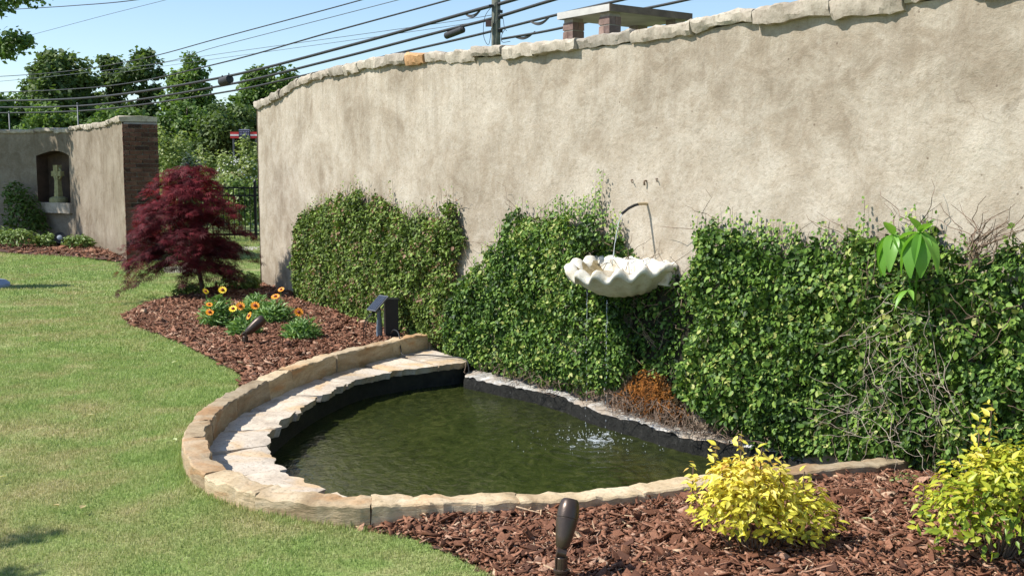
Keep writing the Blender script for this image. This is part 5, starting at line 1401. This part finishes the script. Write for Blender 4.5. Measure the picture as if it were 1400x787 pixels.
# ------------------------------------------------------------------ red maple
def maple():
    r = np.random.default_rng(61); base = np.array((-3.88, 13.55, .03))
    o = tag(empty('japanese_maple', base), 'small dark red weeping maple at the left end of the long wall', 'tree')
    C = []; D = []
    tiers = [(1.50, .30, 22), (1.36, .48, 50), (1.18, .58, 66), (.98, .64, 74), (.78, .67, 72), (.58, .66, 60), (.40, .62, 40)]
    for z, rad, n in tiers:
        a = r.uniform(0, 2 * math.pi, n); q = rad * np.sqrt(r.uniform(.10, 1, n)) * (1 + .16 * np.sin(3 * a + z * 7) + .10 * np.sin(5 * a - z * 11)); 
        C.append(np.stack([q * np.cos(a) - .13, q * np.sin(a) * .95, z + .10 - .34 * (q / rad) ** 2 * rad + .05 * np.sin(4 * a + z * 9) + r.normal(0, .025, n)], -1)); D.append(np.stack([np.cos(a), np.sin(a), 0 * a], -1))
    C = np.vstack(C); D = np.vstack(D); m = len(C); per = 22
    ci = np.repeat(np.arange(m), per); n = m * per; t = r.random(n)
    side = np.stack([-D[:, 1], D[:, 0], 0 * D[:, 0]], -1)
    P = C[ci] + D[ci] * ((t - .4) * .26)[:, None] + side[ci] * (r.normal(0, .06, n))[:, None]; P[:, 2] += -.09 * t * t + r.normal(0, .018, n)
    P[:, 2] = np.maximum(P[:, 2], .10)
    N3 = D[ci] * .45 + np.array((0, 0, .8)) + rvec_(r, n) * .45; T3 = D[ci] * .8 - np.array((0, 0, .55)) + rvec_(r, n) * .5
    rn = r.beta(2, 2.2, n) * .75 + .28 * np.clip((C[ci, 2] - .7), -.6, .8) + .12 * r.random(m)[ci] + .05
    link('crown', leafcloud('crown', P, N3, T3, .075 * r.uniform(.65, 1.3, n), LEAF_PALM, MT['maple'], rn), o)['kind'] = 'stuff'
    MB().tube([(.02, 0, -.1), (.03, 0, .15), (-.02, .01, .4), (-.08, .02, .65)], [.034, .028, .026, .022], 9).build('trunk', MT['bark'], o, smooth=True)
    for k in range(26):
        c = C[r.integers(m)]; st = np.array((-.03, .01, r.uniform(.3, .66)))
        MB().tube(limb_path(st, c, r, .1), [.013 * (1 - .75 * i / 5) for i in range(6)], 5, False).build('limb', MT['bark'], o, smooth=True)
maple()
# green understorey at the foot of the maple
shrub('green_shrub', 'low dark green shrub under the red maple, by the wall end', 'shrub', (-3.55, 14.2, .02), [(0, 0, .13, .28, .22, .14), (.15, -.1, .10, .15, .15, .1)], 700, .06, MT['lowshrub'], 95)
shrub('green_shrub', 'small green plant left of the maple trunk', 'shrub', (-4.05, 13.6, .02), [(0, 0, .09, .16, .14, .09)], 320, .055, MT['lowshrub'], 96)
# pale stone half hidden behind the maple
mb = MB(); v = []
for k in range(7):
    for x, z in ((-.0, -.05), (.16, -.05), (.15, .10), (.01, .11)): v.append((-5.45 + .09 * k, 17.1 + x - .01 * k, z))
v = np.array(v) + .02 * np.stack([vnoise(np.array(v) * 5), vnoise(np.array(v) * 5 + 9), vnoise(np.array(v) * 5 + 20)], -1)
mb.add(v, [(i * 4 + k, i * 4 + (k + 1) % 4, (i + 1) * 4 + (k + 1) % 4, (i + 1) * 4 + k) for i in range(6) for k in range(4)] + [(3, 2, 1, 0), (24, 25, 26, 27)])
tag(mb.build('edging_stone', MT['coping']), 'pale flat stone on the lawn behind the red maple', 'stone')

# ------------------------------------------------------------------ niche cross and plants by the niche wall
cb_ = wpt(4.49, .888, -.05, NWALL); crs = tag(empty('celtic_cross', cb_, math.atan2(float(NWALL.tan(4.49)[1]), float(NWALL.tan(4.49)[0]))), 'yellowish stone ringed cross standing in the wall niche', 'cross')
MB().lathe([(.20, 0), (.20, .07), (.185, .10), (.13, .125), (.10, .13)], 20).build('base', MT['celtic'], crs, smooth=True, sharp=45)
MB().box((0, 0, .34), (.15, .12, .44), 0, .72).build('shaft', MT['celtic'], crs)
mb = MB(); mb.box((0, 0, .66), (.12, .10, .34), 0, 1.25); mb.box((0, 0, .64), (.34, .10, .11)); mb.build('arms', MT['celtic'], crs)
pts = [(.135 * math.cos(a), 0, .64 + .135 * math.sin(a)) for a in np.linspace(0, 2 * math.pi, 25)]; MB().tube(pts, .028, 8, False).build('ring', MT['celtic'], crs, smooth=True)
MB().lathe([(.045, -.062), (.045, .062)], 14, (0, 0, .64), (0, 1, 0)).build('boss', MT['celtic'], crs, smooth=True, sharp=40)
GS = 'low shrubs along the niche wall'
shrub('low_shrub', 'rounded light green shrub at the left edge below the niche wall', 'shrub', (-9.95, 22.0, .02), [(0, 0, .2, .42, .35, .22), (-.5, .1, .22, .4, .3, .24)], 900, .085, MT['lowshrub'], 101, group=GS)
shrub('low_shrub', 'small light green shrub left of the round black spotlight', 'shrub', (-9.45, 22.3, .02), [(0, 0, .14, .24, .2, .16)], 420, .08, MT['lowshrub'], 102, group=GS)
shrub('low_shrub', 'low light green shrub right of the round black spotlight', 'shrub', (-8.72, 22.0, .02), [(0, 0, .14, .30, .24, .17), (.12, 0, .12, .2, .2, .14)], 520, .08, MT['lowshrub'], 103, group=GS)
shrub('dark_climber', 'dark leafy climber in the shade left of the niche', 'shrub', (-10.95, 24.6, .0), [(0, 0, .55, .42, .25, .55), (.25, .0, .35, .3, .22, .35), (-.2, .1, 1.0, .28, .2, .35)], 1500, .10, MT['tree_mid'], 104)
for px, k in ((20, 0), (113, 1)):
    X_ = tx(px, 33); o = tag(empty('fence_post', (X_, 33, 0)), ('thin grey post above the left end of the niche wall', 'thin grey post above the right part of the niche wall')[k], 'post', 'grey posts behind the niche wall')
    MB().tube([(0, 0, -.1), (0, 0, 3.55 if k else 3.3)], .02, 8).build('shaft', MT['cable_grey'], o, smooth=True); MB().lathe([(.03, 0), (.03, .03), (.01, .05)], 8, (0, 0, 3.55 if k else 3.3)).build('cap', MT['cable_grey'], o)
# round stone base at the left edge; unseen column added to cast its shadow
o = tag(empty('round_pedestal', (-7.62, 15.0, 0)), 'blue grey round stone base at the left edge of the lawn', 'pedestal')
MB().lathe([(.66, -.05), (.66, .045), (.62, .075), (.40, .10), (.38, .11)], 40).build('base', MT['grey_round'], o, smooth=True, sharp=40)
MB().lathe([(.36, .10), (.32, .25), (.30, .7), (.28, 1.2), (.20, 1.5), (.05, 1.75)], 24).build('column', MT['grey_round'], o, smooth=True, sharp=40)

# ------------------------------------------------------------------ iron fence and the scrub beyond
fen = tag(empty('iron_fence', (-6.5, 25.6, 0)), 'black iron railing fence in the gap between the two walls', 'fence')
xa, xb = -3.6, 3.4
for z in (1.20, 1.02, .12): MB().box(((xa + xb) / 2, 0, z), (xb - xa, .03, .034)).build('rail', MT['ironblack'], fen)
bal = MB().box((0, 0, .62), (.018, .018, 1.20)).mesh('baluster', MT['ironblack'])
x = xa
k = 0
while x < xb:
    if k % 14 == 5:
        p_ = MB().box((0, 0, .66), (.06, .06, 1.34)).build('post', MT['ironblack'], fen); p_.location = (x, 0, 0); c_ = MB().lathe([(.04, 1.33), (.03, 1.36), (.005, 1.40)], 8).build('finial', MT['ironblack'], p_)
    else: link('baluster', bal, fen, (x, 0, 0))
    x += .125; k += 1
BG = 'scrub bushes beyond the iron fence'
def bush(label, px, d, top, wid, mat, seed, n=1500, size=.10, blossom=False, low=0.0):
    X_ = tx(px, d); hh = tz(top, d); w_ = wid / 1500 * d / 2
    o = shrub('scrub_bush', label, 'bush', (X_, d, 0), [(0, 0, hh * .45, w_, w_ * .8, hh * .42), (-w_ * .4, 0, hh * .7, w_ * .5, w_ * .5, hh * .28), (w_ * .45, 0, hh * .62, w_ * .5, w_ * .5, hh * .3), (.1, -w_ * .3, hh * .3, w_ * .8, w_ * .5, hh * .3)], n, size, mat, seed, group=BG, proto=LEAF_QUAD, stem_n=18)
    if blossom:
        r = np.random.default_rng(seed + 500); m_ = 170; d_ = rvec_(r, m_); d_[:, 2] = abs(d_[:, 2]); P_ = np.array((0, 0, hh * .55)) + d_ * np.array((w_, w_ * .8, hh * .40))
        link('blossom', leafcloud('blossom', P_, d_, rvec_(r, m_), .05, LEAF_QUAD, MT['blossom']), o)['kind'] = 'stuff'
bush('tall pale green bush just right of the brick pillar', 238, 33, 166, 70, MT['bush_pale'], 401, 2600)
bush('grey blue bush standing behind the maple top', 266, 31, 205, 40, MT['bush_blue'], 402, 1300)
bush('pale bush with white blossom left of the long wall end', 328, 30, 205, 70, MT['bush_pale'], 403, 2400, blossom=True)
bush('light green bush between the grey bush and the blossom', 292, 34, 196, 60, MT['bush_pale'], 404, 2000)
bush('bright green bush low behind the fence, near the wall end', 335, 27.2, 238, 60, MT['lowshrub'], 405, 1800)
bush('bright green bush low behind the maple', 250, 27.4, 236, 80, MT['lowshrub'], 406, 2200)
bush('light green bush low in the middle of the gap', 295, 28.2, 230, 60, MT['bush_pale'], 407, 1800)
bush('tall light green bush behind the sign end, by the wall', 348, 40, 180, 50, MT['bush_pale'], 408, 1600, .12)
bush('dark bush behind the brick pillar', 200, 36, 190, 60, MT['tree_mid'], 409, 1400, .12)
mb = MB(); mb.add([(-24, 46, .012), (-8, 46, .012), (-8, 58, 1.6), (-24, 58, 1.6), (-24, 70, 1.6), (-8, 70, 1.6)], [(0, 1, 2, 3), (3, 2, 5, 4)]); tag(mb.build('bare_bank', MT['dirt']), kind='structure')
# red and white sign boards
sg = tag(empty('road_sign', (-14.6, 59, 0)), 'red and white boards with a dark blue lettered panel in the distance', 'sign')
z0_ = tz(185.5, 59); u_ = 59 / 1500
for x_, w_, nm in ((tx(324.2, 59) + 14.6, 11.5 * u_, 'red_board'), (tx(350.5, 59) + 14.6, 11.0 * u_, 'red_board')):
    b1 = MB().box((x_, 0, z0_), (w_, .06, 8.5 * u_)).build(nm, MT['red'], sg); MB().box((x_, -.034, z0_), (w_, .01, 2.2 * u_)).build('white_stripe', MT['white'], b1)
pn_ = MB().box((tx(338, 59) + 14.6, -.05, z0_ + 1.6 * u_), (15 * u_, .08, 12.5 * u_)).build('dark_panel', MT['navy'], sg)
MB().box((tx(338, 59) + 14.6, -.096, z0_ + 7.0 * u_), (14 * u_, .01, 1.0 * u_)).build('panel_edge', MT['lilac'], pn_)
for row in range(2):
    for c_ in range(6): MB().box((tx(332.4 + 2.2 * c_, 59) + 14.6, -.096, z0_ + (4.2 - 3.2 * row) * u_), (1.0 * u_, .01, 1.6 * u_)).build('lettering', MT['lilac'], pn_)
for x_ in (tx(322, 59) + 14.6, tx(353, 59) + 14.6): MB().tube([(x_, .08, -.2), (x_, .08, z0_ + .1)], .05, 8).build('post', MT['cable_grey'], sg)

# ------------------------------------------------------------------ utility pole and overhead lines
up = tag(empty('utility_pole', (-.446, 31, 0)), 'weathered wooden utility pole behind the wall', 'pole')
MB().tube([(0, 0, -.3), (0, 0, 4), (.01, 0, 9.4)], [.15, .135, .11], 14).build('shaft', MT['polewood'], up, smooth=True)
for z, s_ in ((6.1, -1), (5.79, 1), (5.42, 1), (5.95, 1)):
    MB().box((s_ * .13, -.1, z), (.12, .10, .07)).build('cable_clamp', MT['ironblack'], up)
MB().box((-.2, -.16, 5.62), (.16, .14, .16)).build('splice_case', plain('brown_plastic', (.10, .05, .045), .5), up)
for k, q in enumerate(([(.13, -.12, 6.0), (.20, -.15, 5.75), (.24, -.15, 5.5), (.30, -.15, 5.42)], [(.27, -.14, 5.5), (.16, -.14, 5.3), (.18, -.14, 5.12), (.4, -.14, 5.14)], [(-.1, -.14, 6.1), (-.3, -.14, 5.8), (-.34, -.14, 5.3), (-.2, -.14, 5.05), (-.12, -.13, 5.5)])):
    MB().tube([Vector(p) for p in crom(np.array(q), 5)], .008, 5).build('loose_wire', MT['cable'], up)
MB().tube([Vector((.112 * math.cos(t * 2), -.13 - .0 * t, 5.9 + .3 * math.sin(t * 2.2))) for t in np.linspace(0, 3, 14)], .007, 5).build('loose_wire', MT['cable_grey'], up)
WIRES = {
 'thin high wire crossing the top left corner': ([(-27.53, 62.03, 10.46), (-21.64, 55.28, 9.67), (-16.49, 49.37, 9.06), (-10, 42, 8.6)], .022, 0),
 'faint thin wire rising through the open sky at upper left': ([(-31, 66, 8.9), (-25.28, 59.45, 8.83), (-19.19, 52.48, 8.79), (-14.5, 47.1, 8.72), (-9, 41, 8.7)], .010, 1),
 'thin wire, highest of the lines reaching the tall dark trees': ([(-36, 72, 7.6), (-29.61, 64.41, 7.0), (-21.89, 55.57, 6.55), (-16.01, 48.83, 6.5), (-11.4, 43.55, 6.72), (-4.84, 36.03, 7.04), (-1, 31.6, 7.3)], .020, 0),
 'faint wire just under the highest line over the trees': ([(-36, 72, 7.2), (-29.63, 64.43, 6.72), (-16.03, 48.85, 6.18), (-11.41, 43.56, 6.42), (-3.46, 34.45, 6.81), (0, 30.5, 7.0)], .012, 1),
 'medium cable above the three thick cables': ([(-36, 72, 6.6), (-29.7, 64.51, 6.1), (-18.83, 52.05, 5.53), (-11.44, 43.59, 5.76), (-6.14, 37.52, 6.19), (-1.83, 32.58, 6.52), (.5, 30, 6.75)], .026, 0),
 'thick black cable bundle, uppermost at the pole': ([(-36, 72, 6.1), (-29.77, 64.59, 5.62), (-20.06, 53.47, 5.1), (-11.46, 43.62, 5.2), (-5.26, 36.52, 5.67), (-1.08, 31.72, 6.09), (.06, 30.42, 6.2), (4, 26, 6.7)], .050, 0),
 'thick black cable carrying the splice tube, middle at the pole': ([(-36, 72, 5.8), (-29.81, 64.63, 5.25), (-20.09, 53.5, 4.74), (-11.48, 43.64, 4.88), (-6.16, 37.54, 5.27), (-2.04, 32.83, 5.66), (-.59, 31.17, 5.79), (1.09, 29.24, 6.02), (4.5, 25.3, 6.45)], .044, 0),
 'cable passing lowest at the left of the pole': ([(-36, 72, 5.4), (-29.84, 64.68, 4.93), (-20.1, 53.52, 4.5), (-11.49, 43.65, 4.62), (-7.5, 39.08, 4.87), (-3.3, 34.27, 5.22), (-1.08, 31.73, 5.4), (1.14, 29.18, 5.62), (2.71, 27.38, 5.74), (6, 23.6, 6.0)], .036, 0),
 'cable running right from the pole above the chimney': ([(-.28, 30.81, 5.2), (1.14, 29.18, 5.26), (2.91, 27.16, 5.43), (4.05, 25.85, 5.51), (7, 22.5, 5.8)], .034, 0),
 'hair thin wire sagging between the thick cables left of the pole': ([(-16.03, 48.85, 6.16), (-11.43, 43.58, 6.12), (-1.52, 32.23, 5.89), (-.46, 31.0, 5.97)], .009, 1),
 'hair thin wire just above the coping left of the pole': ([(-20, 53.4, 6.1), (-11.43, 43.59, 5.95), (-4.42, 35.55, 5.81), (-.46, 31.0, 5.75)], .008, 1)}
for lab, (pts, rad, gm) in WIRES.items():
    c = crom(np.array(pts), 7)
    w = MB().tube([Vector(p) for p in c], rad, 6).build('overhead_wire', MT['cable_grey'] if gm else MT['cable'], None, smooth=True)
    tag(w, lab, 'wire', 'overhead lines')
def splice(a, b, rad, label):
    a, b = Vector(a), Vector(b); d = b - a; L = d.length; o = tag(empty('cable_splice', a), label, 'cable splice', 'splices on the overhead lines')
    MB().lathe([(rad * .5, 0), (rad, L * .06), (rad * 1.02, L * .5), (rad, L * .94), (rad * .5, L)], 12, (0, 0, 0), d).build('tube', MT['cable'], o, smooth=True, sharp=40)
    MB().box(d * .15 + Vector((0, 0, rad)), (.04, .04, rad * .9)).build('hanger', MT['ironblack'], o); MB().box(d * .85 + Vector((0, 0, rad)), (.04, .04, rad * .9)).build('hanger', MT['ironblack'], o)
splice((-1.95, 32.7, 5.50), (-1.38, 32.05, 5.62), .10, 'black splice tube hanging from a cable left of the pole')
splice((-11.35, 43.4, 5.02), (-10.85, 42.9, 5.10), .17, 'dark lump on a cable in front of the distant trees')
def loop_(c, L, h, label):
    o = tag(empty('cable_loop', c), label, 'cable loop', 'slack loops on the overhead lines'); d = Vector((.66, -.75, .09))
    for s_ in (.6, 1.0, .8): MB().tube([d * (L * (t - .5)) + Vector((0, 0, -h * s_ * math.sin(math.pi * t) + .02)) for t in np.linspace(0, 1, 12)], .016, 5).build('strand', MT['cable'], o)
loop_((-1.1, 31.75, 6.06), .75, .17, 'slack cable loop just left of the pole top')
loop_((.75, 29.6, 5.55), .75, .14, 'slack cable loop right of the pole, above the chimney side')
loop_((.35, 30.1, 5.22), .8, .12, 'slack cable loop right of the pole, low above the coping')
